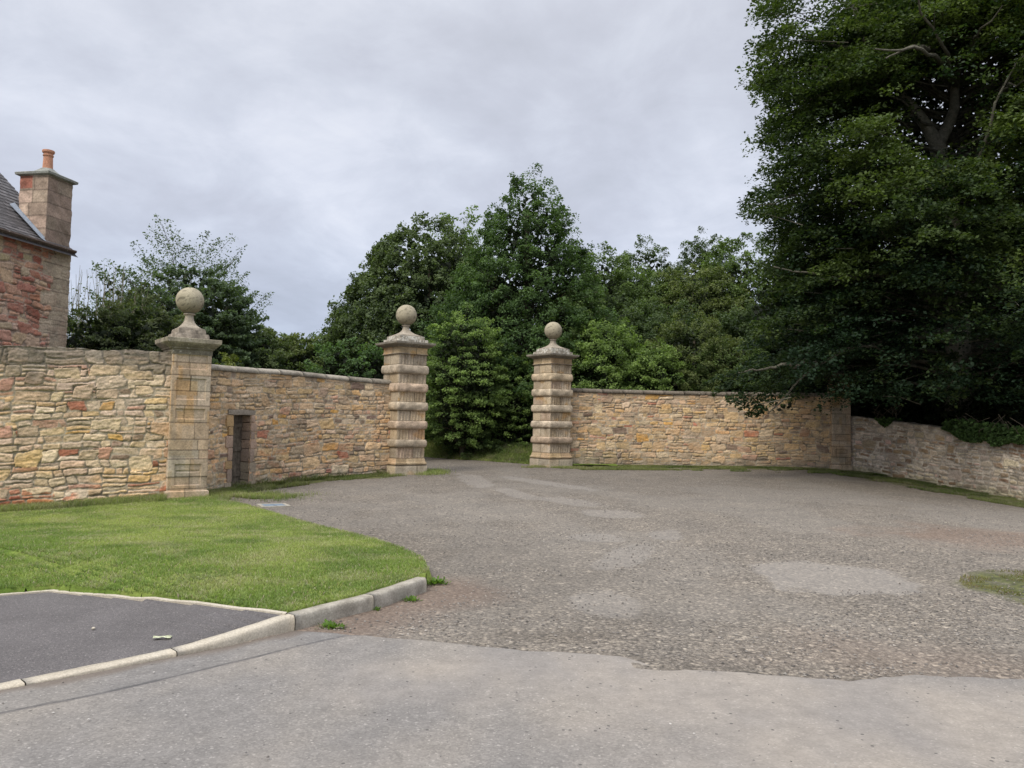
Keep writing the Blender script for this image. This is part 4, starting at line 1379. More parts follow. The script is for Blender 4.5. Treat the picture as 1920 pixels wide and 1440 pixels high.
x, y, u, d = along(ptsA, .04, .75, 36000, 3)
k = np.random.RandomState(4).rand(len(x)) < (.35 + .65 * tuft_mask(x, y, 5)); x, y = x[k], y[k]
blades('long_grass', np.c_[x, y, lawn_h(x, y) - .01], .03, .17, .007, 8, grass_cols(x, y, 9, .78), .5, 'longer uncut grass along the foot of the tall left wall')
x, y, u, d = along(ptsB, .02, .95, 60000, 13)
k = (tuft_mask(x, y, 15, .47) | (d < .15)) & (np.random.RandomState(4).rand(len(x)) < np.interp(u, [0, 2.2, 4.5, 9], [1, .8, .35, .3]))
x, y = x[k], y[k]
blades('wall_foot_grass', np.c_[x, y, gz(x, y) - .01], .03, .13, .009, 18, grass_cols(x, y, 19, .60), .5, 'grass and moss at the foot of the wing wall with the doorway')
x, y, u, d = along(ptsB, .02, .28, 2600, 113)
k = tuft_mask(x, y, 115, .5, 3); x, y = x[k], y[k]
blades('wall_foot_weeds', np.c_[x, y, gz(x, y) - .01], .10, .26, .012, 118, grass_cols(x, y, 119, .55), .6, 'taller weeds in tufts against the wing wall with the doorway', 'weeds')
x, y, u, d = along(ptsC, .02, 1.9, 110000, 23)
k = tuft_mask(x, y, 25, .50, 1.2) | (d < .12); x, y = x[k], y[k]
blades('wall_foot_grass', np.c_[x, y, gz(x, y) - .01], .02, .09, .011, 28, grass_cols(x, y, 29, .62), .5, 'thin grass strip at the foot of the long right wing wall')
x, y, u, d = along(ptsD, .02, 1.7, 100000, 33)
k = tuft_mask(x, y, 35, .49, 1.2); x, y = x[k], y[k]
blades('wall_foot_grass', np.c_[x, y, gz(x, y) - .01], .02, .09, .011, 38, grass_cols(x, y, 39, .5), .5, 'mossy dark grass strip at the foot of the low right wall')
c = G(2080, 1122)
a = rs.rand(16000) * 2 * PI; r = 1.3 * np.sqrt(rs.rand(16000)); x = c.x + r * np.cos(a); y = c.y + r * np.sin(a) * 1.15
k = tuft_mask(x, y, 45, .50, 3); x, y = x[k], y[k]
blades('weedy_verge', np.c_[x, y, gz(x, y) - .01], .01, .045, .007, 48, grass_cols(x, y, 49, .62) * np.array([1.0, .82, .8]), .7, 'weedy moss and grass patch on the gravel at the right edge')


# small weeds by the kerb: leafy rosettes
def weed(px, py, r, label, n=60, seed=0, h=.07):
    rs = np.random.RandomState(seed); g = G(px, py); V = []; Fq = []; C = []
    for i in range(n):
        a = rs.uniform(0, 2 * PI); d = rs.uniform(0, r) ** 1.0; l = rs.uniform(.02, .055); el = rs.uniform(.1, 1.1); wv = l * rs.uniform(.2, .35)
        b = np.array([g.x + math.cos(a) * d, g.y + math.sin(a) * d * .7, 0]); b[2] = float(gz(b[0], b[1])) + rs.uniform(0, h * .5)
        a2 = a + rs.uniform(-.8, .8)
        dr = np.array([math.cos(a2) * math.cos(el), math.sin(a2) * math.cos(el), math.sin(el)]); sd = np.array([-math.sin(a2), math.cos(a2), 0])
        V += [b, b + dr * l * .5 + sd * wv, b + dr * l, b + dr * l * .5 - sd * wv]
        Fq.append([4 * i, 4 * i + 1, 4 * i + 2, 4 * i + 3]); c = np.array([.11, .19, .035]) * rs.uniform(.6, 1.5); C += [c] * 4
    return tag(mesh('weed', np.array(V), [np.array(Fq)], M_GRASS, None, np.array(C)), label, 'weed', 'weeds growing by the kerb')


weed(622, 1180, .12, 'grassy green weed tuft at the foot of the nearer grey kerb stone', 130, 1)
weed(772, 1128, .07, 'small leafy weed in front of the end kerb stone', 70, 2, .04)
weed(818, 1096, .13, 'largest leafy weed, growing beside the rounded kerb piece at the lawn corner', 170, 3)
weed(703, 1146, .04, 'tiny weed in the joint between the two grey kerb stones', 25, 4, .03)

# loose chippings on the drive
def chips(name, n, region, label, smin, smax, seed, cols):
    rs = np.random.RandomState(seed)
    x, y = region(rs, n); n = len(x)
    s = smin + (smax - smin) * rs.rand(n) ** 3
    oc = np.array([[1, 0, 0], [0, 1, 0], [-1, 0, 0], [0, -1, 0], [.1, .1, .62], [0, 0, -.5]])
    V = oc[None] * s[:, None, None] * rs.uniform(.6, 1.3, (n, 6, 3))
    a = rs.uniform(0, 2 * PI, n); ca, sa_ = np.cos(a)[:, None], np.sin(a)[:, None]
    vx = V[..., 0] * ca - V[..., 1] * sa_; vy = V[..., 0] * sa_ + V[..., 1] * ca
    zz = gz(x, y) + (fbm(x * .5, y * .5, 5, 3) - .5) * .05 + (fbm(x * 2.2, y * 2.2, 7, 3) - .5) * .018
    V = np.stack([vx + x[:, None], vy + y[:, None], V[..., 2] + zz[:, None] + s[:, None] * .25], -1).reshape(-1, 3)
    t = np.array([[0, 1, 4], [1, 2, 4], [2, 3, 4], [3, 0, 4], [1, 0, 5], [2, 1, 5], [3, 2, 5], [0, 3, 5]])
    Fc = (t[None] + 6 * np.arange(n)[:, None, None]).reshape(-1, 3)
    cc = np.array(cols)[rs.randint(0, len(cols), n)] * rs.uniform(.6, 1.3, n)[:, None]
    return tag(mesh(name, V, [Fc], M_CHIP, None, np.repeat(cc, 6, 0), False), label, 'gravel', kind='stuff')


def mat_chip():
    m, nt, ns, ln = nodes('loose_chipping')
    at = N(nt, 'ShaderNodeAttribute', attribute_name='Col').outputs['Color']
    pos = N(nt, 'ShaderNodeNewGeometry').outputs['Position']
    finish(nt, mixc(nt, 1, at, ramp(nt, noise(nt, pos, 120, 3), [(.3, .8), (.7, 1.2)]), 'MULTIPLY'), .85)
    return m


M_CHIP = mat_chip()


def reg(rs, n):
    y = 5.2 + 22 * rs.rand(n) ** 1.7; x = y * rs.uniform(-.62, .78, n)
    d = fbm(x * .9, y * .9, 63, 4)
    p = .15 + .85 * sm(d, .42, .62)
    yb_ = np.interp(x, kx, ky)
    k = (rs.rand(n) < p) & (y > yb_ + .03) & ~in_poly(x, y, lawn_poly) & (x > np.interp(y, [17, 24, 26], [-6.2, -3.2, -2.4])) & (x < 14)
    c0 = G(1572, 1080); k &= ~((np.abs(x - c0.x) < .85) & (np.abs(y - c0.y) < .85) & (rs.rand(n) < .9))
    k &= (dist_poly(x, y, kerb) > .05)
    k &= ((x + 0.6) ** 2 * 0 + 1) > 0
    k &= ~((x < np.interp(y, [kerb[-1, 1] - 2.2, kerb[-1, 1]], [-2.0, kerb[-1, 0] + .05])) & (y < kerb[-1, 1]))
    return x[k], y[k]


chips('chippings', 95000, reg, 'loose grey chippings scattered over the drive', .005, .017, 3,
      [(.19, .173, .155), (.24, .22, .195), (.13, .12, .11), (.29, .262, .23), (.22, .19, .16)])


def reg2(rs, n):
    y = 1.9 + 4.2 * rs.rand(n); x = y * rs.uniform(-.75, .75, n)
    k = (y < np.interp(x, kx, ky) - .1)
    return x[k], y[k]


def chips_z(o, dz):
    for v in o.data.vertices: pass
    o.location.z += dz


chips_z(chips('road_grit', 700, reg2, 'few loose grit stones lying on the road', .003, .009, 13, [(.2, .19, .18), (.4, .38, .35), (.1, .09, .08)]), .036)

# daisies
rs = np.random.RandomState(9); V = []; Fq = []; C = []
cnt = 0
for px, py in [(478, 1109), (500, 1110), (548, 1117), (262, 1088), (600, 1094), (620, 1024), (440, 970), (272, 1073), (150, 1018), (690, 1092), (505, 1098), (575, 1108), (590, 1115), (700, 1060), (370, 1120), (530, 1133), (640, 1085)]:
    g = G(px, py, True); z = float(lawn_h(np.array([g.x]), np.array([g.y]))[0]) + .045
    for q in range(8):
        a = q * PI / 4; b = a + .35
        V += [(g.x, g.y, z + .002), (g.x + .011 * math.cos(a), g.y + .011 * math.sin(a), z), (g.x + .011 * math.cos(b), g.y + .011 * math.sin(b), z)]
        Fq.append([cnt, cnt + 1, cnt + 2]); cnt += 3; C += [(.4, .3, .05), (.8, .8, .76), (.8, .8, .76)]
tag(mesh('daisies', np.array(V), [np.array(Fq)], M_GRASS, None, np.array(C)), 'tiny white daisies dotted over the lawn', 'flowers', kind='stuff')

# utility cover near the doorway
g = G(513, 950)
ucov = empty('utility_cover', (g.x, g.y, float(gz(g.x, g.y)) + .02), 'square pale blue-grey utility cover in a concrete frame near the dark doorway', 'utility cover', rz=.5)
mb = MB()
for (cx_, cy_, sx, sy) in ((0, -.24, .56, .07), (0, .24, .56, .07), (-.245, 0, .07, .41), (.245, 0, .07, .41)): mb.box((cx_, cy_, -.012), (sx, sy, .06))
mb.build('frame', M_KERBG, ucov)
mb = MB(); mb.box((0, 0, -.010), (.41, .40, .05)); mb.box((0, .14, .017), (.07, .025, .01)); mb.box((0, -.14, .017), (.07, .025, .01))
mb.build('lid', mat_simple('blue_grey_metal', (.15, .19, .23), (.19, .235, .27), 6, .75, 40, .002), ucov)

# crumpled scrap on the footpath
g = G(305, 1196, True)
lst = []
kz = float(kh_xy(np.array([g.x]), np.array([g.y]))[0][0]) + float(gz(g.x, g.y)) + .02
rs = np.random.RandomState(3)
nu_, nv_ = 16, 9
U, V = np.meshgrid(np.linspace(-1, 1, nu_), np.linspace(-1, 1, nv_))
wd = .032 * (1.0 - .45 * np.exp(-(U * 2.4) ** 2)) * (1 - .2 * U ** 2)
Xs = U * .062 + .01 * (vnoise(V * 2, U * 2, 3) - .5); Ys = V * wd; Zs = .010 + .018 * vnoise(U * 3 + 5, V * 2.5 + 3, 4) * (1 - .3 * V ** 2)
ob = mesh('crumpled_scrap', np.stack([Xs, Ys, Zs], -1).reshape(-1, 3), [gridfaces(nu_, nv_)], mat_simple('pale_green_scrap', (.36, .38, .24), (.52, .54, .38), 40, .7, 90, .001), None, None, False)
ob.location = (g.x, g.y, kz - .01); ob.rotation_euler = (0, 0, .15)
tag(ob, 'small crumpled pale green scrap lying on the dark footpath', 'litter')
g = G(175, 1187, True)
kz = float(kh_xy(np.array([g.x]), np.array([g.y]))[0][0]) + float(gz(g.x, g.y)) + .008
lst = []; rock_box(lst, (g.x, g.y, kz + .007), (.026, .022, .018), np.eye(3), (.6, .58, .54), 5, .008)
tag(build_list(lst, 'pebble', M_KERB, None), 'single white pebble on the dark footpath', 'pebble')

# grassy bank beyond the gateway
bx = np.arange(-7.5, 4.0, .1); byy = np.arange(28.0, 44, .12)
X, Y = np.meshgrid(bx, byy)
tl = np.interp(Y, [28, 30.5, 33, 36, 44], [1.6, -1.3, -4.4, -8.5, -14])   # left foot of the bank follows the track
h = .55 * sm(X - tl, 0, 2.6) * sm(Y, 28.6, 31.5) + .10 * sm(X - tl, 0, .35)
Zb = gz(X, Y) - .02 + h * np.where(X - tl > 0, 1, 0) + (fbm(X * 1.3, Y * 1.3, 91, 3) - .5) * .12 * sm(X - tl, 0, 1)
Zb = np.where(X - tl > 0, Zb, Zb - .15)
tag(mesh('grassy_bank', np.stack([X, Y, Zb], -1).reshape(-1, 3), [gridfaces(len(bx), len(byy))], bpy.data.materials['mown_grass_base']), kind='structure')
rs = np.random.RandomState(31); n = 90000
x = rs.uniform(-5, 2.2, n); y = rs.uniform(28.4, 36, n)
tlv = np.interp(y, [28, 30.5, 33, 36, 44], [1.6, -1.3, -4.4, -8.5, -14])
k = x > tlv + .02; x, y, tlv = x[k], y[k], tlv[k]
hh = gz(x, y) - .03 + .55 * sm(x - tlv, 0, 2.6) * sm(y, 28.6, 31.5) + .10 * sm(x - tlv, 0, .35) + (fbm(x * 1.3, y * 1.3, 91, 3) - .5) * .12 * sm(x - tlv, 0, 1)
blades('bank_grass', np.c_[x, y, hh], .05, .16, .014, 58, grass_cols(x, y, 59, .62), .6, 'rough green grass on the bank beyond the gateway')
# tuft strip at the right side of the left gate pillar
x, y = rs.normal(GL[0] + .85, .25, 2500), rs.normal(GL[1] + .2, .45, 2500)
blades('pillar_foot_grass', np.c_[x, y, gz(x, y)], .04, .14, .011, 61, grass_cols(x, y, 62, .9), .5, 'grass tuft at the foot of the left gate pillar')
a = rs.rand(9000) * 2 * PI
x = GR[0] + rs.uniform(-1.1, 1.3, 9000); y = GR[1] + rs.uniform(-1.2, .6, 9000)
k = tuft_mask(x, y, 66, .45, 2.); x, y = x[k], y[k]
blades('pillar_foot_grass', np.c_[x, y, gz(x, y) - .01], .02, .10, .011, 63, grass_cols(x, y, 64, .7), .5, 'grass around the foot of the right gate pillar')
g = G(470, 932)
x = rs.normal(g.x, .55, 9000); y = rs.normal(g.y, .5, 9000); k = tuft_mask(x, y, 67, .46, 2.5) ; x, y = x[k], y[k]
blades('doorstep_grass', np.c_[x, y, gz(x, y) + .0], .03, .12, .008, 65, grass_cols(x, y, 68, .8), .5, 'grass growing in front of the narrow doorway')

# ------------------------------------------------------------------ house
EX = np.array([.187, .982]); EX /= np.linalg.norm(EX)      # along the side wall, away from the viewer
EN = np.array([EX[1], -EX[0]])                              # out of the side wall (towards the right)
HC = np.array([P(128, 560, 20.0).x, 20.0])                  # far corner of side wall
house = empty('stone_cottage', (HC[0], HC[1], float(gz(*HC))), 'red rubble stone cottage with slate roof and corner chimney behind the left wall', 'house')
hz0 = float(gz(*HC)); eave = P(128, 470, 20.0).z - hz0


def HW(a, b, z):
    """house coords: a along EX (0 at far corner, negative nearer), b outwards, z"""
    return (EX[0] * a + EN[0] * b, EX[1] * a + EN[1] * b, z)


res = .022; Lh = 4.6
U, V, disp, colr, ins = rubble(Lh, eave, res, RED, 77, hmin=.12, hmax=.30, wmax=.46, big=.16, warp=1.5, mortar=(.47, .36, .28), depth=.055, flush=.5)
qc = np.floor(V / .36) % 2; qw = .62 + .30 * qc + .2 * (fbm(U * 3, V * 6, 9, 3) - .5)
q = sm(U, Lh - qw - .03, Lh - qw + .03)[..., None]
grey = np.array([.36, .30, .22]) * (.75 + .5 * fbm(U * 4, V * 4, 3, 3))[..., None]
big = (.2 + 1.3 * vnoise(np.floor((U + .4 * qc) / .5) * 3.1, np.floor(V / .36) * 3.3, 4))[..., None]
colr = colr * (1 - q * .85) + grey * (.7 + .45 * big) * q * .85
jl = (np.abs((V / .36) % 1.0 - .5) > .475)[..., None] * q
colr = colr * (1 - .5 * jl)
disp = disp * (1 - .6 * q[..., 0])
a = U - Lh
Vv = np.stack([EX[0] * a + EN[0] * disp, EX[1] * a + EN[1] * disp, V], -1).reshape(-1, 3)
mesh('rubble_wall', Vv, [gridfaces(U.shape[1], U.shape[0])], M_RUB, house, colr.reshape(-1, 3))
WD = 5.2; rise = 4.9
mb = MB()
# gable wall and far walls (plain core)
V = [HW(0, .0, 0), HW(0, -WD, 0), HW(0, -WD, eave), HW(0, -WD / 2, eave + rise * .5 * WD / 5.2), HW(0, 0, eave)]
V2 = [HW(-Lh, .0, 0), HW(-Lh, -WD, 0), HW(-Lh, -WD, eave), HW(-Lh, -WD / 2, eave + rise * .5 * WD / 5.2), HW(-Lh, 0, eave)]
ridge = V[3][2]
mb.add(np.array(V + V2), [[0, 1, 2, 4], [6, 5, 9, 7], [1, 6, 7, 2], [0, 5, 6, 1]], [[2, 3, 4], [9, 8, 7]])
mb.build('gable_wall', M_RUB, house, False, (.38, .27, .2))


def mat_slate():
    m, nt, ns, ln = nodes('old_slate')
    at = N(nt, 'ShaderNodeAttribute', attribute_name='Col').outputs['Color']
    pos = N(nt, 'ShaderNodeNewGeometry').outputs['Position']
    n1 = noise(nt, pos, 12, 5, .7)
    c = mixc(nt, 1, at, ramp(nt, n1, [(.3, .6), (.7, 1.35)]), 'MULTIPLY')
    finish(nt, c, .7, n1, .5, .01, .3)
    return m


# slates: rows of overlapping tiles on the right slope
rs = np.random.RandomState(4)
sl = math.hypot(WD / 2, ridge - eave); ca_, sa2 = (WD / 2) / sl, (ridge - eave) / sl
V = []; Fq = []; C = []; n_ = 0
row = .17; nrows = int((sl + .25) / row)
for j in range(nrows):
    s0 = -.25 + j * row; a = -Lh - .1 + rs.uniform(0, .2)
    while a < -.02:
        w = rs.uniform(.17, .30); a1 = min(a + w, .0)
        # bellcast at the eave
        def pt(aa, s, lift):
            bb = .0 - s * ca_; zz = eave + s * sa2 + lift
            if s < .5: zz += .10 * (1 - (s + .25) / .75) ** 2
            return HW(aa, bb + .0, zz)
        l0 = .022 + rs.uniform(-.004, .006)
        g_ = .006
        V += [pt(a + g_, s0, l0 + .012), pt(a1 - g_, s0, l0 + .012 + rs.uniform(-.004, .004)), pt(a1 - g_, s0 + row * 1.25, .012), pt(a + g_, s0 + row * 1.25, .012),
              pt(a + g_, s0, l0 - .006), pt(a1 - g_, s0, l0 - .006)]
        Fq += [[n_, n_ + 1, n_ + 2, n_ + 3], [n_ + 4, n_ + 5, n_ + 1, n_]]
        c = np.array([.105, .098, .098]) * rs.uniform(.65, 1.35); C += [c] * 6; n_ += 6
        a = a1
M_SLATE = mat_slate()
roof = mesh('roof', np.array(V), [np.array(Fq)], M_SLATE, house, np.array(C), False)
mb = MB()
c0 = np.array([HW(-Lh - .1, .24, eave - .19), HW(.0, .24, eave - .19), HW(0, -WD / 2, ridge + .0), HW(-Lh - .1, -WD / 2, ridge), HW(-Lh - .1, -WD - .25, eave - .2), HW(0, -WD - .25, eave - .2)])
mb.add(c0, [[0, 1, 2, 3], [3, 2, 5, 4]]); mb.build('roof_deck', M_SLATE, house, False, (.07, .065, .065))
# eaves stone course with pointed end
mb = MB()
aa = np.linspace(-Lh - .1, .12, 30)
V = []
for (b, z) in ((-.02, -.10), (.10, -.10), (.20, -.045), (.235, -.02), (.23, .01), (-.02, .02)):
    for a in aa:
        k_ = 1 - .75 * float(sm(a, -.05, .16))
        V.append(HW(a, b * (k_ if b > 0 else 1), eave + .0 + z * k_ - .03))
ev = mesh('eaves_course', np.array(V), [gridfaces(30, 6)[:, ::-1]], M_CAPST, house, np.tile(np.array([.17, .125, .105]), (len(V), 1)), False)
# chimney
ch = empty('chimney', (0, 0, 0)); ch.parent = house
ang_h = math.atan2(EX[1], EX[0]) - PI / 2
ctop = P(118, 345, 20.0).z - hz0
ch_c = HW(-.44, -.42, 0)
ch.location = (ch_c[0], ch_c[1], 0); ch.rotation_euler = (0, 0, ang_h)


def stack_col(z, sd, su):
    rs2 = np.random.RandomState(int((z) / .33) * 7 + 3)
    br = rs2.uniform(.75, 1.15, (4, 2)); sp = rs2.uniform(-.15, .15, 4)[sd]; h = (su > sp).astype(int)
    pal = np.array([(.46, .35, .27), (.50, .37, .29), (.42, .33, .25)]); c = pal[rs2.randint(0, 3, (4, 2))[sd, h]] * br[sd, h][:, None]
    if z > ctop - .36: c = np.where(((sd == 0) & (su < -.02))[:, None], np.array([.42, .17, .12]), c)
    if (z / .33) % 1 < .06: c = c * .55
    n = fbm(su * 4 + sd * 3, np.full(len(su), z * 3), 8, 3)[:, None]
    c = c * (.65 + .7 * n)
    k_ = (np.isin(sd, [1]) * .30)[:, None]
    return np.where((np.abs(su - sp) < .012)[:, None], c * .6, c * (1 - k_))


loft('stack', [(z, .42, .02) for z in np.arange(eave - .3, ctop, .03)], ch, M_ASH, stack_col, per=24, noise_amp=.03, seed=3)
cc = lambda z, sd, su: np.tile(np.array([.30, .31, .28]), (len(sd), 1))
loft('chimney_cap', [(ctop - .03, .43, .01), (ctop, .50, .01), (ctop + .055, .51, .01), (ctop + .07, .49, .02), (ctop + .12, .34, .03), (ctop + .16, .24, .06), (ctop + .24, .17, .12), (ctop + .27, .15, .14)], ch, M_CAPST, cc, per=12, seed=5)
pot = []
for (z, r) in ((.24, .135), (.27, .125), (.29, .12), (.60, .108), (.61, .125), (.64, .125), (.65, .112), (.68, .112), (.70, .14), (.735, .148), (.76, .14), (.765, .12), (.70, .10), (.4, .09)):
    pot.append((ctop + z, r, r * .99))
loft('chimney_pot', pot, ch, mat_stone('terracotta', .2, .2), lambda z, sd, su: np.tile(np.array([.50, .25, .16]), (len(sd), 1)), per=6, noise_amp=.002, seed=5, cap=False)
# lead flashing where roof meets stack
mb = MB()
fl0 = [HW(-.865, .06, eave - .02), HW(-.865, -.95, eave + .95 * sa2 / ca_ + .13), HW(-1.02, -.95, eave + .95 * sa2 / ca_ + .05), HW(-1.05, .06, eave + .03)]
mb.add(np.array(fl0) + np.array([0, 0, .045]), [[0, 1, 2, 3]])
fl1 = [HW(-.885, .0, eave + .0), HW(-.885, -.86, eave + .86 * sa2 / ca_ + .02), HW(-.885, -.86, eave + .86 * sa2 / ca_ + .17), HW(-.885, .0, eave + .15)]
mb.add(np.array(fl1), [[0, 1, 2, 3]])
mb.build('flashing', mat_simple('lead', (.26, .30, .36), (.34, .38, .43), 8, .5, 40, .002), house)


# ------------------------------------------------------------------ trees
def rotv(v, ax, a):
    return v


def leaf_mesh(name, pos, nrm_bias, size, cols, rs, parent, up=.55, aspect=.62, fold=.0):
    """diamond leaves; nrm_bias (n,3) preferred normal"""
    n = len(pos)
    nn = nrm_bias + rs.normal(0, 1, (n, 3)) * (1 - up) * 1.3 + np.array([0, 0, up])
    nn /= np.linalg.norm(nn, axis=1, keepdims=True)
    a = rs.normal(0, 1, (n, 3)); a -= nn * (a * nn).sum(1, keepdims=True); a /= np.linalg.norm(a, axis=1, keepdims=True)
    b = np.cross(nn, a)
    s = size[:, None]
    V = np.stack([pos - a * s * .5, pos - a * s * .05 + b * s * aspect * .5, pos + a * s * .5 - nn * s * .12, pos - a * s * .05 - b * s * aspect * .5], 1).reshape(-1, 3)
    i = np.arange(n) * 4
    f = np.stack([i, i + 1, i + 2, i + 3], 1)
    return mesh(name, V, [f], M_LEAF, parent, np.repeat(cols, 4, 0), False)


def tree(name, label, base, H, prof, seed, sprays=420, per=70, leaf=.13, spray=.9, c_lo=(.04, .065, .018), c_hi=(.12, .18, .045), trunk_r=.22, lump=.35, flat=.35,
         droop=.15, limbs=9, core=2500, bark=None, group='trees of the wood behind the gateway', ccore=(.018, .026, .012), stretch=(1, 1), lean=(0, 0), hole=None, keep=None, shell=.5, cat='tree', asp=.62, mesh_only=False, up_tips=0., core_r=.82):
    """prof: [(t, radius)], t height fraction; foliage sprays spread in the envelope"""
    rs = np.random.RandomState(seed)
    x0, y0 = base; z0 = float(gz(x0, y0)) - .1
    root = empty(name, (x0, y0, z0), label, cat, group)
    pt = np.array([p[0] for p in prof]); pr = np.array([p[1] for p in prof])
    # choose heights weighted by radius
    tg = np.linspace(pt[0], pt[-1], 300); rg = np.interp(tg, pt, pr); cum = np.cumsum(rg ** 1.25 + .06); cum /= cum[-1]
    t = np.interp(rs.rand(sprays), cum, tg)
    th = rs.uniform(0, 2 * PI, sprays)
    lu = 1 + lump * 2 * (fbm(th * 1.3 + 10, t * 7, seed, 3) - .5) + lump * .8 * (fbm(th * 4 + 30, t * 18, seed + 1, 2) - .5)
    # wrap-safe lumps
    lu2 = 1 + lump * 2 * (fbm((2 * PI - th) * 1.3 + 10, t * 7, seed, 3) - .5)
    w = .5 + .5 * np.cos(th); lu = lu * (1 - w * .5) + lu2 * w * .5
    rr = np.interp(t, pt, pr) * lu * (shell + (1 - shell) * rs.rand(sprays) ** .5)
    cx_ = lean[0] * t; cy_ = lean[1] * t
    sp = np.c_[cx_ + np.cos(th) * rr * stretch[0], cy_ + np.sin(th) * rr * stretch[1], t * H + rs.normal(0, .1, sprays)]
    out = np.c_[np.cos(th), np.sin(th), np.zeros(sprays)]
    upv = (t - pt[0]) / (pt[-1] - pt[0])
    out[:, 2] = -droop + upv ** 2 * .9 + up_tips
    out /= np.linalg.norm(out, axis=1, keepdims=True)
    if keep is not None:
        k = keep(sp + np.array([x0, y0, z0])); sp, out, t, th = sp[k], out[k], t[k], th[k]; sprays = len(sp)
    sz = spray * rs.uniform(.55, 1.25, sprays)
    side = np.cross(out, [0, 0, 1.]); side /= np.linalg.norm(side, axis=1, keepdims=True) + 1e-9
    upn = np.cross(side, out)
    n = sprays * per; si = np.repeat(np.arange(sprays), per)
    a = rs.rand(n) ** .8; b = rs.uniform(-1, 1, n) * (1 - a * .75) * .62; c = rs.normal(0, flat * .35, n) * (1 - .5 * a)
    pos = sp[si] + out[si] * (a * sz[si])[:, None] + side[si] * (b * sz[si])[:, None] + upn[si] * (c * sz[si])[:, None]
    pos[:, 2] -= .12 * a ** 2 * sz[si]
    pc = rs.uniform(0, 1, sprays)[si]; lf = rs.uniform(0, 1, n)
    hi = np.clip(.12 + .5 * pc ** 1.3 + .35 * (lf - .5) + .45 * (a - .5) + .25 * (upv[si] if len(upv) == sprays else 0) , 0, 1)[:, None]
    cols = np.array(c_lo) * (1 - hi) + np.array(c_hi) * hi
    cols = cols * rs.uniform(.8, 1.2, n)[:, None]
    sizes = leaf * rs.uniform(.6, 1.3, n)
    # core foliage: sparse large dark leaves to close the inside
    if core:
        tc = np.interp(rs.rand(core), cum, tg); tc = tc * .93 + pt[0] * .05; thc = rs.uniform(0, 2 * PI, core); rc = np.interp(tc, pt, pr) * core_r * np.sqrt(rs.rand(core))
        pcx = np.c_[lean[0] * tc + np.cos(thc) * rc * stretch[0], lean[1] * tc + np.sin(thc) * rc * stretch[1], tc * H]
        if keep is not None: pcx = pcx[keep(pcx + np.array([x0, y0, z0]))]
        m = len(pcx)
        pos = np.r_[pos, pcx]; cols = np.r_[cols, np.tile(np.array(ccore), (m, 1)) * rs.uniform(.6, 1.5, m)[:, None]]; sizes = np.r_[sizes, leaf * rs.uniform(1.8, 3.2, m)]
        nb = np.r_[out[si] * .35, rs.normal(0, .6, (m, 3))]
    else:
        nb = out[si] * .35
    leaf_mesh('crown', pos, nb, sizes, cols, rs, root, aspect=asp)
    # trunk and limbs
    tb = MB(); tz = np.linspace(0, .86, 9)
    wob = np.cumsum(rs.normal(0, .02 * H / 9, (9, 2)), 0); wob[0] = 0
    tp = [np.array([lean[0] * q + wob[i, 0], lean[1] * q + wob[i, 1], q * H]) for i, q in enumerate(tz)]
    tb.tube(tp, [trunk_r * (1.25 if q == 0 else 1) * (1 - .9 * q) + .012 for q in tz], 8)
    lb = MB()
    ids = rs.permutation(sprays)[:limbs * 5]
    for q, i in enumerate(ids):
        e = sp[i]; f = max(pt[0] * .7, (e[2] / H) - rs.uniform(.12, .32)); f = min(f, .8); s0 = np.array([np.interp(f, tz, [p_[0] for p_ in tp]), np.interp(f, tz, [p_[1] for p_ in tp]), f * H])
        mid = (s0 + e) / 2 + np.array([rs.normal(0, .15), rs.normal(0, .15), rs.uniform(-.1, .35)])
        r0 = trunk_r * (1 - .9 * f) * .45 * (1 if q < limbs else .5)
        pts_ = [s0, s0 * .55 + mid * .45 + rs.normal(0, .06, 3), mid, mid * .45 + e * .55 + rs.normal(0, .06, 3), e + out[i] * sz[i] * .7]
        lb.tube(pts_, [r0, r0 * .8, r0 * .6, r0 * .35, .008], 5)
    tb.build('trunk', bark or M_BARK, root, True); lb.build('branches', bark or M_BARK, root, True)
    return root


DOME = [(.12, .45), (.3, .95), (.5, 1.0), (.7, .86), (.85, .6), (.95, .3), (1., .06)]
CONE = [(.08, .6), (.2, .95), (.38, .92), (.55, .70), (.72, .44), (.86, .24), (.96, .11), (1., .03)]
LOWD = [(.02, .75), (.2, .98), (.45, 1.0), (.7, .85), (.88, .55), (1., .1)]


def sc(pr, r): return [(a, b * r) for a, b in pr]


def at(px, D): return (P(px, 800, D).x, D)


def ht(px, py, D): return P(px, py, D).z - float(gz(P(px, py, D).x, D)) + .1


DK = dict(c_lo=(.032, .056, .026), c_hi=(.11, .155, .065))
MD = dict(c_lo=(.040, .070, .026), c_hi=(.16, .225, .075))
LT = dict(c_lo=(.050, .090, .030), c_hi=(.25, .35, .10))
OLV = dict(c_lo=(.048, .072, .028), c_hi=(.175, .21, .075))

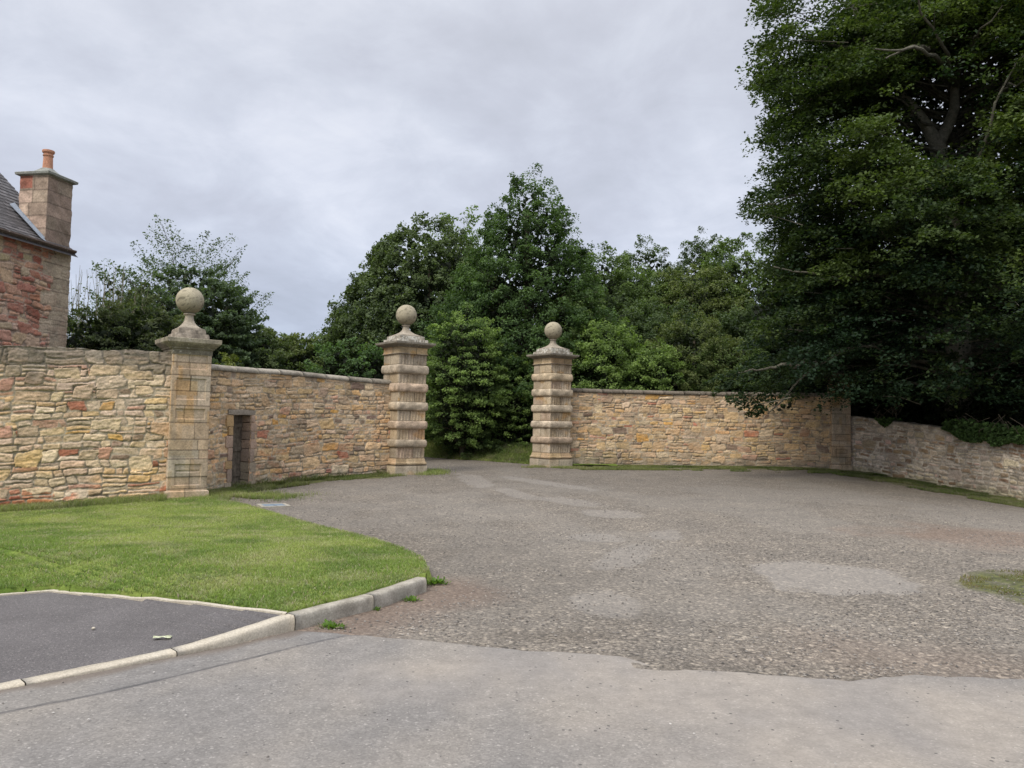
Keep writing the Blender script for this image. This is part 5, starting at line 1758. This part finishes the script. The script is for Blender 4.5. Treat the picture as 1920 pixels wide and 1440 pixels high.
# -- left of the gateway
tree('bushy_tree', 'dark rounded dense tree right behind the ball of the outer left pillar', at(352, 30), ht(355, 505, 30), sc(LOWD, 2.9), 1, 900, 80, .13, .6, core=4500, core_r=.95, shell=.8, trunk_r=.2, lump=.2, group='trees left of the gateway', c_lo=(.035, .055, .032), c_hi=(.12, .17, .085))
tree('airy_tree', 'thin leafy tree with upright wispy twigs above the dark rounded tree', at(340, 33), ht(350, 452, 33), [(.3, 2.4), (.5, 3.1), (.65, 3.0), (.8, 2.6), (.92, 1.9), (1., .8)], 2, 300, 60, .10, 1.25, lump=.5, flat=.22, core=0, shell=.35, limbs=30, group='trees left of the gateway', up_tips=.9, trunk_r=.2, **DK)
tree('airy_tree', 'small ragged tree with sparse twigs just right of the cottage', at(215, 27), ht(200, 505, 27), [(.15, 1.2), (.5, 1.5), (.8, 1.0), (1., .3)], 3, 240, 40, .10, 1.0, lump=.6, flat=.3, core=500, limbs=20, group='trees left of the gateway', up_tips=.8, trunk_r=.1, **DK)
tree('hedge_bush', 'dark low bush above the tall left wall beside the cottage', at(180, 22.5), ht(170, 572, 22.5), sc(LOWD, 1.7), 4, 420, 70, .09, .5, core=3500, core_r=.95, trunk_r=.08, lump=.2, group='bushes above the left wall', c_lo=(.035, .05, .025), c_hi=(.13, .165, .07))
tree('hedge_bush', 'dark low bush above the tall left wall just left of the small ball pillar', at(262, 23), ht(270, 560, 23), sc(LOWD, 1.6), 5, 420, 70, .09, .5, core=3500, core_r=.95, trunk_r=.08, lump=.2, group='bushes above the left wall', c_lo=(.035, .05, .025), c_hi=(.13, .155, .07))
tree('leafy_tree', 'mid green tree sloping down right of the dark rounded tree', at(440, 31), ht(440, 600, 31), sc(LOWD, 2.3), 6, 480, 70, .12, .7, lump=.25, core=4000, core_r=.92, group='trees left of the gateway', c_lo=(.035, .058, .024), c_hi=(.14, .18, .07))
tree('leafy_tree', 'olive green tree low over the wing wall, between the outer pillar and the dark bush', at(515, 35), ht(515, 618, 35), sc(LOWD, 2.4), 7, 420, 70, .13, .7, core=4000, core_r=.92, lump=.3, group='trees left of the gateway', **OLV)
tree('leafy_bush', 'yellowish bush peeping over the coping next to the outer left pillar', at(440, 23), ht(440, 668, 23), sc(LOWD, 1.0), 8, 130, 60, .09, .4, trunk_r=.05, lump=.3, group='bushes over the left wing wall', c_lo=(.06, .08, .02), c_hi=(.2, .23, .06))
tree('leafy_tree', 'small distant pale tree above the dip in the wing wall coping', at(560, 48), ht(545, 618, 48), sc(LOWD, 2.6), 9, 320, 60, .17, .9, lump=.4, group='trees left of the gateway', **MD)
tree('dark_bush', 'blackish small tree at the left foot of the big rounded chestnut', at(580, 36), ht(582, 640, 36), sc(LOWD, 1.2), 10, 110, 70, .12, .7, lump=.3, group='trees left of the gateway', **DK)
tree('leafy_bush', 'grey green bush over the wing wall below the big chestnut, left one', at(640, 28.5), ht(640, 640, 28.5), sc(LOWD, 1.25), 11, 170, 60, .11, .6, trunk_r=.07, lump=.4, group='bushes over the left wing wall', up_tips=.5, c_lo=(.05, .09, .035), c_hi=(.13, .21, .08))
tree('leafy_bush', 'grey green bush over the wing wall touching the left gate pillar', at(693, 29.5), ht(693, 645, 29.5), sc(LOWD, 1.1), 12, 150, 60, .11, .6, trunk_r=.07, lump=.4, group='bushes over the left wing wall', up_tips=.5, c_lo=(.045, .085, .03), c_hi=(.12, .20, .07))
# -- big chestnut and the tall tree
tree('chestnut_tree', 'big rounded dark chestnut tree sloping up from the left behind the left gate pillar', at(800, 41), ht(800, 428, 41), [(.02, 3.4), (.15, 5.0), (.35, 5.3), (.52, 4.7), (.68, 3.9), (.82, 2.9), (.93, 1.7), (1., .4)], 13, 1700, 95, .16, .8, lump=.10, flat=.7, trunk_r=.4, c_lo=(.026, .045, .020), c_hi=(.135, .18, .075), core=9000, core_r=.97, shell=.86)
tree('leafy_tree', 'pale bright tree top showing behind the chestnut and the tall pointed tree', at(850, 50), ht(838, 403, 50), sc(LOWD, 3.2), 14, 300, 60, .18, 1.1, lump=.3, c_lo=(.07, .11, .03), c_hi=(.20, .29, .08))
tree('tall_pointed_tree', 'tallest tree, dark green with a pointed leafy top, behind the gateway', at(985, 36), ht(985, 320, 36), [(.05, 3.4), (.2, 4.2), (.38, 4.1), (.50, 3.2), (.63, 2.4), (.76, 1.65), (.86, 1.0), (.94, .45), (1., .08)], 15, 1400, 100, .125, .95, lump=.3, flat=.5, shell=.65, core_r=.9, trunk_r=.32, core=7500, limbs=20, c_lo=(.022, .048, .018), c_hi=(.115, .185, .062), up_tips=.25)
# -- saplings filling the gateway
tree('young_tree', 'light green young tree filling the left half of the gateway', at(868, 31.5), ht(868, 590, 31.5), [(.12, .9), (.3, 1.4), (.5, 1.6), (.7, 1.45), (.88, 1.0), (1., .2)], 16, 380, 95, .085, .6, trunk_r=.10, lump=.45, limbs=20, group='young trees filling the gateway', **LT)
tree('young_tree', 'mid green young tree with a thin pale stem near the middle of the gateway', at(905, 32.5), ht(905, 650, 32.5), sc(LOWD, 1.7), 17, 330, 95, .085, .6, trunk_r=.12, lump=.4, limbs=20, group='young trees filling the gateway', **MD)
tree('young_tree', 'bright upright young tree close to the right gate pillar', at(968, 32), ht(965, 672, 32), [(.03, .7), (.3, 1.0), (.6, .9), (.85, .6), (1., .1)], 18, 240, 90, .085, .5, trunk_r=.08, lump=.4, limbs=14, group='young trees filling the gateway', up_tips=.5, **LT)
tree('young_tree', 'shaded small tree at the far left of the gateway opening, beside the left gate pillar', at(812, 35), ht(815, 700, 35), sc(LOWD, 1.6), 19, 200, 60, .12, .7, trunk_r=.1, lump=.3, group='young trees filling the gateway', c_lo=(.02, .035, .014), c_hi=(.06, .09, .03))
tree('young_tree', 'shaded dark tree deep behind the middle of the gateway', at(935, 36), ht(935, 700, 36), sc(LOWD, 2.4), 20, 300, 60, .14, .8, trunk_r=.1, lump=.3, group='young trees filling the gateway', c_lo=(.018, .032, .012), c_hi=(.055, .085, .03))
# -- behind right wing wall
spec = [
    ('leafy_tree', 'bright green tree just right of the tall pointed tree', 1110, 470, 41, 3.0, MD, LOWD),
    ('leafy_tree', 'grey green distant dome shaped tree on the skyline right of the tall pointed tree', 1208, 450, 56, 2.6, DK, DOME),
    ('leafy_tree', 'ragged distant skyline tree closest to the beech', 1318, 438, 56, 2.7, DK, DOME),
    ('leafy_tree', 'broad mid green tree on the skyline, left of where the beech begins', 1390, 452, 44, 3.4, MD, LOWD),
    ('leafy_tree', 'green tree filling the middle distance behind the right wing wall, below the dome shaped tree', 1200, 510, 43, 3.4, MD, LOWD),
    ('leafy_tree', 'dark green tree filling the gap under the ragged skyline tree', 1300, 500, 42, 3.3, OLV, LOWD),
    ('leafy_tree', 'green tree behind the right gate pillar and its ball', 1075, 560, 35, 2.4, MD, LOWD),
    ('leafy_tree', 'bright leafy tree leaning over the right wing wall, nearest the gate pillar', 1130, 610, 33, 1.9, LT, LOWD),
    ('leafy_tree', 'bright leafy tree over the middle of the right wing wall', 1215, 650, 32.5, 1.7, LT, LOWD),
    ('leafy_tree', 'olive tinged tree over the right wing wall, left of the hanging branch', 1300, 600, 34, 2.2, OLV, LOWD),
    ('leafy_tree', 'bright small tree over the right wing wall just before the hanging branch', 1370, 640, 33, 1.6, MD, LOWD),
    ('leafy_tree', 'shaded tree behind the hanging branch of the beech', 1440, 560, 37, 2.8, DK, LOWD),
    ('leafy_tree', 'shaded tree in the second row behind the middle of the right wing wall', 1245, 580, 37, 2.4, DK, LOWD),
    ('leafy_tree', 'shaded tree in the second row behind the right gate pillar', 1150, 560, 38, 2.6, DK, LOWD),
    ('wood_tree', 'dark tree deep in the wood behind the right outer pillar', 1530, 500, 38, 3.4, DK, LOWD),
    ('wood_tree', 'dark tree deep in the wood behind the beech trunk, left one', 1650, 420, 40, 4.2, DK, LOWD),
    ('wood_tree', 'dark tree deep in the wood behind the beech trunk, right one', 1800, 400, 40, 4.4, DK, LOWD),
    ('wood_tree', 'dark tree deep in the wood at the right edge of the picture', 1930, 380, 38, 4.4, DK, LOWD),
]
for i, (nm_, lb_, px, py, D, r, pal, shp) in enumerate(spec):
    dk = 1.
    c_lo = tuple(np.array(pal['c_lo']) * dk); c_hi = tuple(np.array(pal['c_hi']) * dk)
    near = D < 36
    tree(nm_, lb_, at(px, D), ht(px, py, D), sc(shp, r), 40 + i, int(150 * r ** 1.25) + 120, 95, .095 if near else .135, .7 if near else .9, flat=.5, shell=.7, core_r=.92, c_lo=c_lo, c_hi=c_hi, lump=.35, trunk_r=.16, limbs=8, core=int(1500 * r), up_tips=.2)

# -- understorey hiding the ground behind the low wall
for i, (px, py, D, r, lb_) in enumerate([(1500, 690, 31.5, 1.5, 'dark low bush behind the right wing wall end'), (1620, 690, 31, 1.8, 'dark low bush just right of the outer pillar behind the low wall'), (1720, 690, 30, 2.0, 'dark low bush behind the middle of the low wall'),
                                         (1830, 700, 27.5, 2.0, 'dark low bush behind the ivy on the low wall'), (1940, 700, 25.5, 2.0, 'dark low bush at the right edge behind the low wall')]):
    tree('undergrowth_bush', lb_, at(px, D), ht(px, py, D), sc(LOWD, r), 80 + i, 260, 55, .10, .6, c_lo=(.012, .022, .009), c_hi=(.04, .055, .02), lump=.3, trunk_r=.06, limbs=5, core=1500, group='undergrowth behind the low wall')

# -- the great beech at the right
BX, BD = at(1800, 27.5)


def beech():
    rs = np.random.RandomState(5)
    x0, y0 = BX, BD; z0 = float(gz(x0, y0)) - .1
    root = empty('beech_tree', (x0, y0, z0), 'huge dark beech tree with a grey forked trunk overhanging the walls at the right', 'tree')
    L = lambda px, py, D: np.array(P(px, py, D)) - np.array([x0, y0, z0])
    tb = MB()
    trunk = [L(1800, 880, 27.5), L(1798, 700, 27.5), L(1793, 520, 27.4), L(1783, 400, 27.2), L(1765, 310, 27.0), L(1757, 268, 26.9)]
    tb.tube(trunk, [.55, .42, .38, .33, .27, .27], 12)
    tb.tube([L(1757, 272, 26.9), L(1735, 232, 26.8), L(1705, 195, 26.6), L(1678, 160, 26.5), L(1650, 130, 26.4), L(1610, 60, 26.2), L(1590, -60, 26)], [.25, .20, .17, .15, .13, .09, .05], 10)
    tb.tube([L(1757, 272, 26.9), L(1778, 235, 26.8), L(1790, 205, 26.8), L(1790, 170, 26.8), L(1800, 110, 26.9), L(1830, 40, 27), L(1830, -80, 27)], [.25, .20, .18, .15, .13, .11, .06], 10)
    tb.build('trunk', M_BEECHBARK, root, True)
    lb = MB()
    boughs = [
        [(1795, 480, 27.2), (1850, 260, 25.8), (1866, 190, 25.5), (1890, 130, 25.2), (1935, 90, 25)],
        [(1866, 190, 25.5), (1900, 150, 25.2), (1930, 165, 25)],
        [(1790, 160, 26.8), (1770, 90, 25.8), (1730, 20, 25), (1700, -20, 24.5)],
        [(1800, 120, 26.8), (1835, 60, 25.2), (1880, 10, 24.6)],
        [(1760, 90, 25.8), (1700, 90, 24.6), (1660, 110, 24.0)],
        [(1790, 140, 26.6), (1740, 95, 25.2), (1680, 95, 24.2), (1640, 92, 23.8)],
        [(1790, 450, 27), (1700, 440, 25), (1620, 350, 24), (1570, 345, 23.5), (1555, 335, 23.3)],
        [(1790, 470, 27), (1850, 400, 25), (1900, 395, 24), (1940, 410, 23.5)],
        [(1795, 560, 27), (1740, 440, 25), (1690, 462, 24)],
        [(1795, 620, 27), (1640, 640, 25.5), (1530, 680, 24.8), (1497, 712, 24.6), (1478, 745, 24.6), (1440, 775, 24.5)],
        [(1530, 680, 24.8), (1450, 690, 24.3), (1380, 700, 24.0)],
        [(1795, 500, 27), (1650, 520, 25), (1540, 520, 24), (1450, 500, 23.6)],
        [(1780, 380, 27), (1650, 360, 26), (1520, 360, 25), (1420, 385, 24.6)],
        [(1700, 190, 26.6), (1600, 170, 26), (1500, 190, 25.6)],
        [(1650, 130, 26.4), (1560, 80, 26), (1470, 60, 25.6)],
    ]
    for bi, b in enumerate(boughs):
        pts = [L(q[0], q[1], q[2] - (2.6 if (bi < 6 and qi > 0) else 0)) for qi, q in enumerate(b)]
        # resample with slight wander
        P_ = np.array(pts); s = np.r_[0, np.cumsum(np.linalg.norm(np.diff(P_, axis=0), axis=1))]; u = np.linspace(0, s[-1], 14)
        Q = np.stack([np.interp(u, s, P_[:, k]) for k in range(3)], 1)
        Q[1:-1] = (Q[:-2] + 2 * Q[1:-1] + Q[2:]) / 4 + rs.normal(0, .05, (12, 3))
        r0 = .055 + .008 * s[-1]
        lb.tube(Q, list(np.linspace(r0, .02, 14)), 6)
    # envelope of the crown in photo terms: (py -> left-most px)
    ey = np.array([-300, -100, 0, 60, 120, 180, 230, 280, 330, 380, 420, 470, 560, 640, 700, 740, 790])
    ex = np.array([1500, 1440, 1415, 1425, 1405, 1440, 1425, 1450, 1430, 1378, 1450, 1440, 1460, 1390, 1345, 1350, 1400])
    pos = []; outs = []; szs = []; br = []
    npx = 0
    tries = 0
    # crown volume around the trunk, sampled in world space (ellipsoid shells), trimmed by the outline
    def allowed(w, px, py, sl_):
        lim = np.interp(py, ey, ex) + 18 * math.sin(py * .11 + 1) + 26 + sl_
        if px < lim or px > 2120 or py < -260 or w[1] < 17: return False
        if py > 748 and px > 1480: return False
        if py > 742: return False
        if py > 640 and px < 1500 and w[1] > 27.2: return False
        if math.hypot((px - 1765) / 66, (py - 235) / 76) < 1 and w[1] < 28: return False
        if math.hypot((px - 1788) / 22, (py - 400) / 36) < 1 and w[1] < 28: return False
        if math.hypot((px - 1872) / 44, (py - 150) / 80) < 1 and w[1] < 25: return False
        if math.hypot((px - 1790) / 70, (py - 60) / 40) < 1 and w[1] < 24 and rs.rand() < .75: return False
        return True
    nb_ = 0
    while nb_ < 330:
        t = rs.uniform(.10, 1.) ** .85; h0 = t * 19.5 - rs.uniform(.5, 2.2); th = rs.uniform(PI * .82, PI * 2.15)
        Rm = np.interp(t, [.10, .2, .35, .5, .7, .85, 1], [8.0, 8.9, 9.2, 9.0, 8.2, 6.2, 2.5]) * rs.uniform(.72, 1.05)
        dr = np.array([math.cos(th), math.sin(th) * .85]); rise = rs.uniform(.5, 2.2); droop_ = rs.uniform(.4, 2.0); cnt_ = 0
        bb = float(np.clip(rs.normal(.28, .30), 0, 1.15)); curve = []
        for q in range(26):
            u_ = rs.uniform(.22, 1) ** .75
            lat = rs.normal(0, .18 + .55 * u_ * (1.15 - u_) * 1.6)
            p = np.array([dr[0] * Rm * u_ - dr[1] * lat, dr[1] * Rm * u_ + dr[0] * lat, h0 + rise * u_ - droop_ * u_ ** 3 * 1.2 + rs.normal(0, .20)])
            w = p + np.array([x0, y0, z0]); px, py = pix(w)
            if not allowed(w, px, py, 0): continue
            a_ = th + rs.normal(0, .5); o = np.array([math.cos(a_), math.sin(a_), .05 - .28 * u_]); o /= np.linalg.norm(o)
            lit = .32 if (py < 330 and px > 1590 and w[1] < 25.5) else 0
            pos.append(p); outs.append(o); szs.append(rs.uniform(.65, 1.25)); br.append(np.clip(bb + lit + rs.normal(0, .10) + .25 * (u_ - .6), 0, 1.3)); cnt_ += 1
        if cnt_ > 6:
            tip = max(.3, min(1., cnt_ / 26 + .25))
            us = np.linspace(.0, tip * .8, 9)
            if h0 > 3.: lb.tube([np.array([dr[0] * Rm * v, dr[1] * Rm * v, h0 + rise * v - droop_ * v ** 3 * 1.2 - .04]) + (rs.normal(0, .05, 3) if v > 0 else 0) for v in us], list(np.linspace(.07, .012, 9)), 5)
            nb_ += 1
    while npx < 1500 and tries < 120000:
        tries += 1
        t = rs.uniform(.10, 1.); zz = t * 21
        Rm = np.interp(t, [.10, .2, .35, .5, .7, .85, 1], [7.6, 8.3, 8.4, 8.0, 7.4, 5.6, 1.5]); th = rs.uniform(0, 2 * PI)
        if math.sin(th) > .35 and rs.rand() < .65: continue
        r = Rm * (.30 + .70 * rs.rand() ** .6)
        p = np.array([math.cos(th) * r, math.sin(th) * r * .85, zz])
        w = p + np.array([x0, y0, z0])
        if w[1] < 17: continue
        px, py = pix(w)
        if px > 2120 or py < -260: continue
        lim = np.interp(py, ey, ex) + 18 * math.sin(py * .11 + 1) + 26 + rs.uniform(0, 30)
        if px < lim: continue
        # rough layering: leafy sprays in tiers with gaps between
        tier = float(fbm(px * .008, py * .030, 33, 3))
        if tier < .40 and px < 1640 and py < 420: continue
        if py > 748 and px > 1480: continue          # underside of the crown
        if w[1] < 24.9 and py > 770: continue
        if py > 640 and px < 1500 and w[1] > 27.2: continue
        # opening in front of the forked trunk
        d = math.hypot((px - 1765) / 62, (py - 235) / 72)
        if d < 1 and w[1] < 28: continue
        if math.hypot((px - 1790) / 24, (py - 400) / 45) < 1 and w[1] < 28: continue
        if math.hypot((px - 1875) / 28, (py - 160) / 62) < 1 and w[1] < 26: continue
        if math.hypot((px - 1700) / 80, (py - 97) / 24) < 1 and w[1] < 24.5: continue
        if 1705 < px < 1800 and 200 < py < 330 and rs.rand() < .5: continue
        o = np.array([math.cos(th), math.sin(th) * .9, -.10 + .5 * max(0, t - .75) + rs.normal(0, .1)]); o /= np.linalg.norm(o)
        pos.append(p); outs.append(o); szs.append(rs.uniform(.7, 1.5)); br.append(np.clip(.15 + rs.normal(0, .18), 0, 1.3)); npx += 1
    for q in range(150):
        px, py = rs.uniform(1730, 1850), rs.uniform(300, 745)
        if py < 430 and abs(py - 395) < 40 and abs(px - 1785) < 22: continue
        pos.append(L(px, py, rs.uniform(21.5, 26))); th = rs.uniform(PI, 2 * PI); o = np.array([math.cos(th), math.sin(th), -.1]); outs.append(o / np.linalg.norm(o)); szs.append(rs.uniform(.6, 1.2)); br.append(rs.uniform(.1, .7))
    for q in range(420):      # denser upper left side
        py = rs.uniform(-60, 470); px = np.interp(py, ey, ex) + 30 + abs(rs.normal(0, 110))
        pos.append(L(px, py, rs.uniform(24, 28.5))); th = rs.uniform(PI * .7, PI * 1.3); o = np.array([math.cos(th), math.sin(th), -.05]); outs.append(o / np.linalg.norm(o)); szs.append(rs.uniform(.6, 1.2)); br.append(rs.uniform(.1, .6))
    # hanging branch foliage over the wing wall
    for (px, py, D, s_) in [(1430, 765, 24.4, .8), (1450, 745, 24.5, .9), (1395, 735, 24.2, .9), (1425, 720, 24.2, 1), (1370, 715, 24.1, .8), (1460, 700, 24.4, 1), (1405, 700, 24.0, 1), (1475, 725, 24.5, .9), (1436, 765, 24.4, .5),
                            (1500, 705, 24.7, 1), (1530, 690, 24.8, 1), (1440, 675, 24.3, 1.1), (1385, 690, 24.0, .9), (1500, 660, 24.6, 1.1), (1560, 700, 25, 1), (1415, 745, 24.3, .8), (1360, 700, 24, .6), (1610, 700, 25.2, 1), (1590, 722, 25.2, .8), (1640, 690, 25.2, 1), (1660, 730, 25.0, .7),
                            (1545, 640, 26, 1), (1575, 620, 26.3, 1.1), (1610, 650, 26.2, 1.1), (1560, 670, 26.4, 1), (1590, 690, 26.6, .9), (1550, 700, 26.6, .8), (1620, 690, 26, .9), (1575, 600, 26, 1), (1530, 610, 26, 1), (1605, 615, 26, 1), (1575, 650, 26.8, 1), (1580, 712, 27, .6), (1905, 600, 20.5, .6), (1915, 620, 20.5, .5), (1920, 660, 20.5, .5)]:
        for q in range(2):
            pos.append(L(px + rs.normal(0, 8), py + rs.normal(0, 7), D + rs.normal(0, .3))); a = rs.uniform(PI * .7, PI * 1.3); o = np.array([math.cos(a), math.sin(a) * .6, -.35]); outs.append(o / np.linalg.norm(o)); szs.append(s_ * .75); br.append(.45)
    pos = np.array(pos); outs = np.array(outs); szs = np.array(szs); br = np.array(br)
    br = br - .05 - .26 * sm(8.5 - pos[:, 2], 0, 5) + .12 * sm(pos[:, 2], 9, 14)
    S_ = len(pos); per = 58
    side = np.cross(outs, [0, 0, 1.]); side /= np.linalg.norm(side, axis=1, keepdims=True); upn = np.cross(side, outs)
    si = np.repeat(np.arange(S_), per); n = len(si)
    a = rs.rand(n) ** .85; b = rs.uniform(-1, 1, n) * (1 - a * .7) * .6; c = rs.normal(0, .085, n)
    pp = pos[si] + outs[si] * (a * szs[si])[:, None] + side[si] * (b * szs[si])[:, None] + upn[si] * (c * szs[si])[:, None]
    pp[:, 2] -= .15 * a ** 2 * szs[si]
    hi = np.clip(br[si] * .95 + .22 * (rs.rand(n) - .5) + .2 * (a - .5), 0, 1.2)[:, None]
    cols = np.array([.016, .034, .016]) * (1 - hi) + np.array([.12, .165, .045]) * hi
    cols = cols * rs.uniform(.8, 1.2, n)[:, None]
    sizes = rs.uniform(.07, .165, n)
    # inner dark leaves
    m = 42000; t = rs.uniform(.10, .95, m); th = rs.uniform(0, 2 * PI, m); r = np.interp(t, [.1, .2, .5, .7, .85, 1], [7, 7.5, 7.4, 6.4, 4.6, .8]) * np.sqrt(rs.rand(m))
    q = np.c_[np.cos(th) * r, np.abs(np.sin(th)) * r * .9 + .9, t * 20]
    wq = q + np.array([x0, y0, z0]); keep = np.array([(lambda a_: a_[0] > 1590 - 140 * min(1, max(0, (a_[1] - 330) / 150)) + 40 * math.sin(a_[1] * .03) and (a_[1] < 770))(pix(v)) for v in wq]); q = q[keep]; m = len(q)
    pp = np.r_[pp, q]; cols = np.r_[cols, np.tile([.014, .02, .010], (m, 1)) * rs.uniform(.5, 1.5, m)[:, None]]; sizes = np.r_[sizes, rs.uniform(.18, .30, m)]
    nb = np.r_[upn[si] * .5 + outs[si] * .15, rs.normal(0, .6, (m, 3))]
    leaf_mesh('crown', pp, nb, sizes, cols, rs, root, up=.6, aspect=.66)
    # twigs feeding the sprays
    for i in rs.permutation(S_)[:700]:
        e = pos[i] + outs[i] * szs[i] * .6; s0 = pos[i] - outs[i] * rs.uniform(.5, 1.6) - np.array([0, 0, rs.uniform(.0, .5)])
        md = (s0 + e) / 2 + rs.normal(0, .08, 3)
        lb.tube([s0, md, e], [.022, .015, .006], 4)
    lb.build('branches', mat_bark('shaded_grey_bark', (.085, .08, .06), (.17, .16, .125)), root, True)


beech()


# ivy on the low wall
def ivy(px0, px1, top, bot, label, n, seed):
    rs = np.random.RandomState(seed)
    s = poly_len(ptsD); V = []
    us = []
    u0 = u_at(ptsD, s, px0, 1.0); u1 = u_at(ptsD, s, px1, 1.0)
    pos = []; cols = []
    while len(pos) < n:
        u = rs.uniform(u0, u1); f = (u - u0) / (u1 - u0)
        p, t, nn = wall_frame(s, ptsD, *[np.interp(s, s, q) for q in (np.gradient(ptsD[:, 1], s), -np.gradient(ptsD[:, 0], s))], u)
        zt = np.interp(p[1], ptsD[::-1, 1], zD[::-1])
        drop = bot * math.sin(PI * min(1, max(0, f))) * (.3 + 1.0 * float(vnoise(u * 3, 3., seed)))
        d = rs.rand() ** .8
        z = zt + top * (1 - rs.rand() ** .5) if rs.rand() < .45 else zt - d * drop
        o = rs.uniform(.03, .16) if z < zt else rs.uniform(-.5, .15)
        pos.append((p[0] + nn[0] * o, p[1] + nn[1] * o, z)); cols.append(np.array([.06, .105, .032]) * rs.uniform(.4, 1.8))
    pos = np.array(pos); root = empty('ivy', tuple(pos.mean(0) * np.array([1, 1, 0])), label, 'ivy')
    c0 = np.array(root.location)
    leaf_mesh('leaves', pos - c0, np.tile([-.8, -.3, .2], (n, 1)), rs.uniform(.08, .15, n), np.array(cols), rs, root, up=.4, aspect=.9)
    lb = MB()
    for q in range(14):
        i = rs.randint(n); e = pos[i] - c0
        lb.tube([e + [0, 0, .0], e + rs.normal(0, .12, 3) * [1, 1, .3] + [0, 0, .25], e + rs.normal(0, .2, 3) * [1, 1, .3] + [0, 0, .5]], [.006, .009, .012], 4)
    lb.build('stems', M_BARK, root, True)


ivy(1775, 1935, .36, .42, 'dark ivy spilling over the top of the low wall near the right edge', 5200, 5)
ivy(1645, 1675, .10, .26, 'small ivy trail hanging on the low wall, left of the larger ivy', 260, 6)


# tall thin bare stems beside the cottage
def twigs():
    rs = np.random.RandomState(12)
    b = at(182, 25.5); z0 = float(gz(*b))
    root = empty('twiggy_shrub', (b[0], b[1], z0), 'pale tall shrub of thin upright twigs between the cottage corner and the dark tree', 'shrub', 'trees left of the gateway')
    st = MB(); lp = []
    for i in range(90):
        x = rs.normal(0, .75); y = rs.normal(0, .5); h = (P(180, 505, 25.5).z - z0) * rs.uniform(.75, 1.03); lx_ = rs.normal(0, .3); ly_ = rs.normal(0, .3)
        pts = [np.array([x + lx_ * q ** 2 + rs.normal(0, .03), y + ly_ * q ** 2, h * q]) for q in (0, .35, .65, .85, 1)]
        st.tube(pts, [.022, .017, .012, .008, .004], 4)
        for k_ in range(34):
            q = rs.uniform(.35, .93); lp.append([x + lx_ * q ** 2 + rs.normal(0, .10), y + ly_ * q ** 2 + rs.normal(0, .10), h * q])
    st.build('stems', mat_bark('pale_twig', (.16, .15, .10), (.27, .25, .18)), root, True)
    lp = np.array(lp); n = len(lp)
    leaf_mesh('leaves', lp, rs.normal(0, .3, (n, 3)), rs.uniform(.05, .10, n), np.array([.13, .165, .07]) * rs.uniform(.6, 1.3, n)[:, None], rs, root)


twigs()
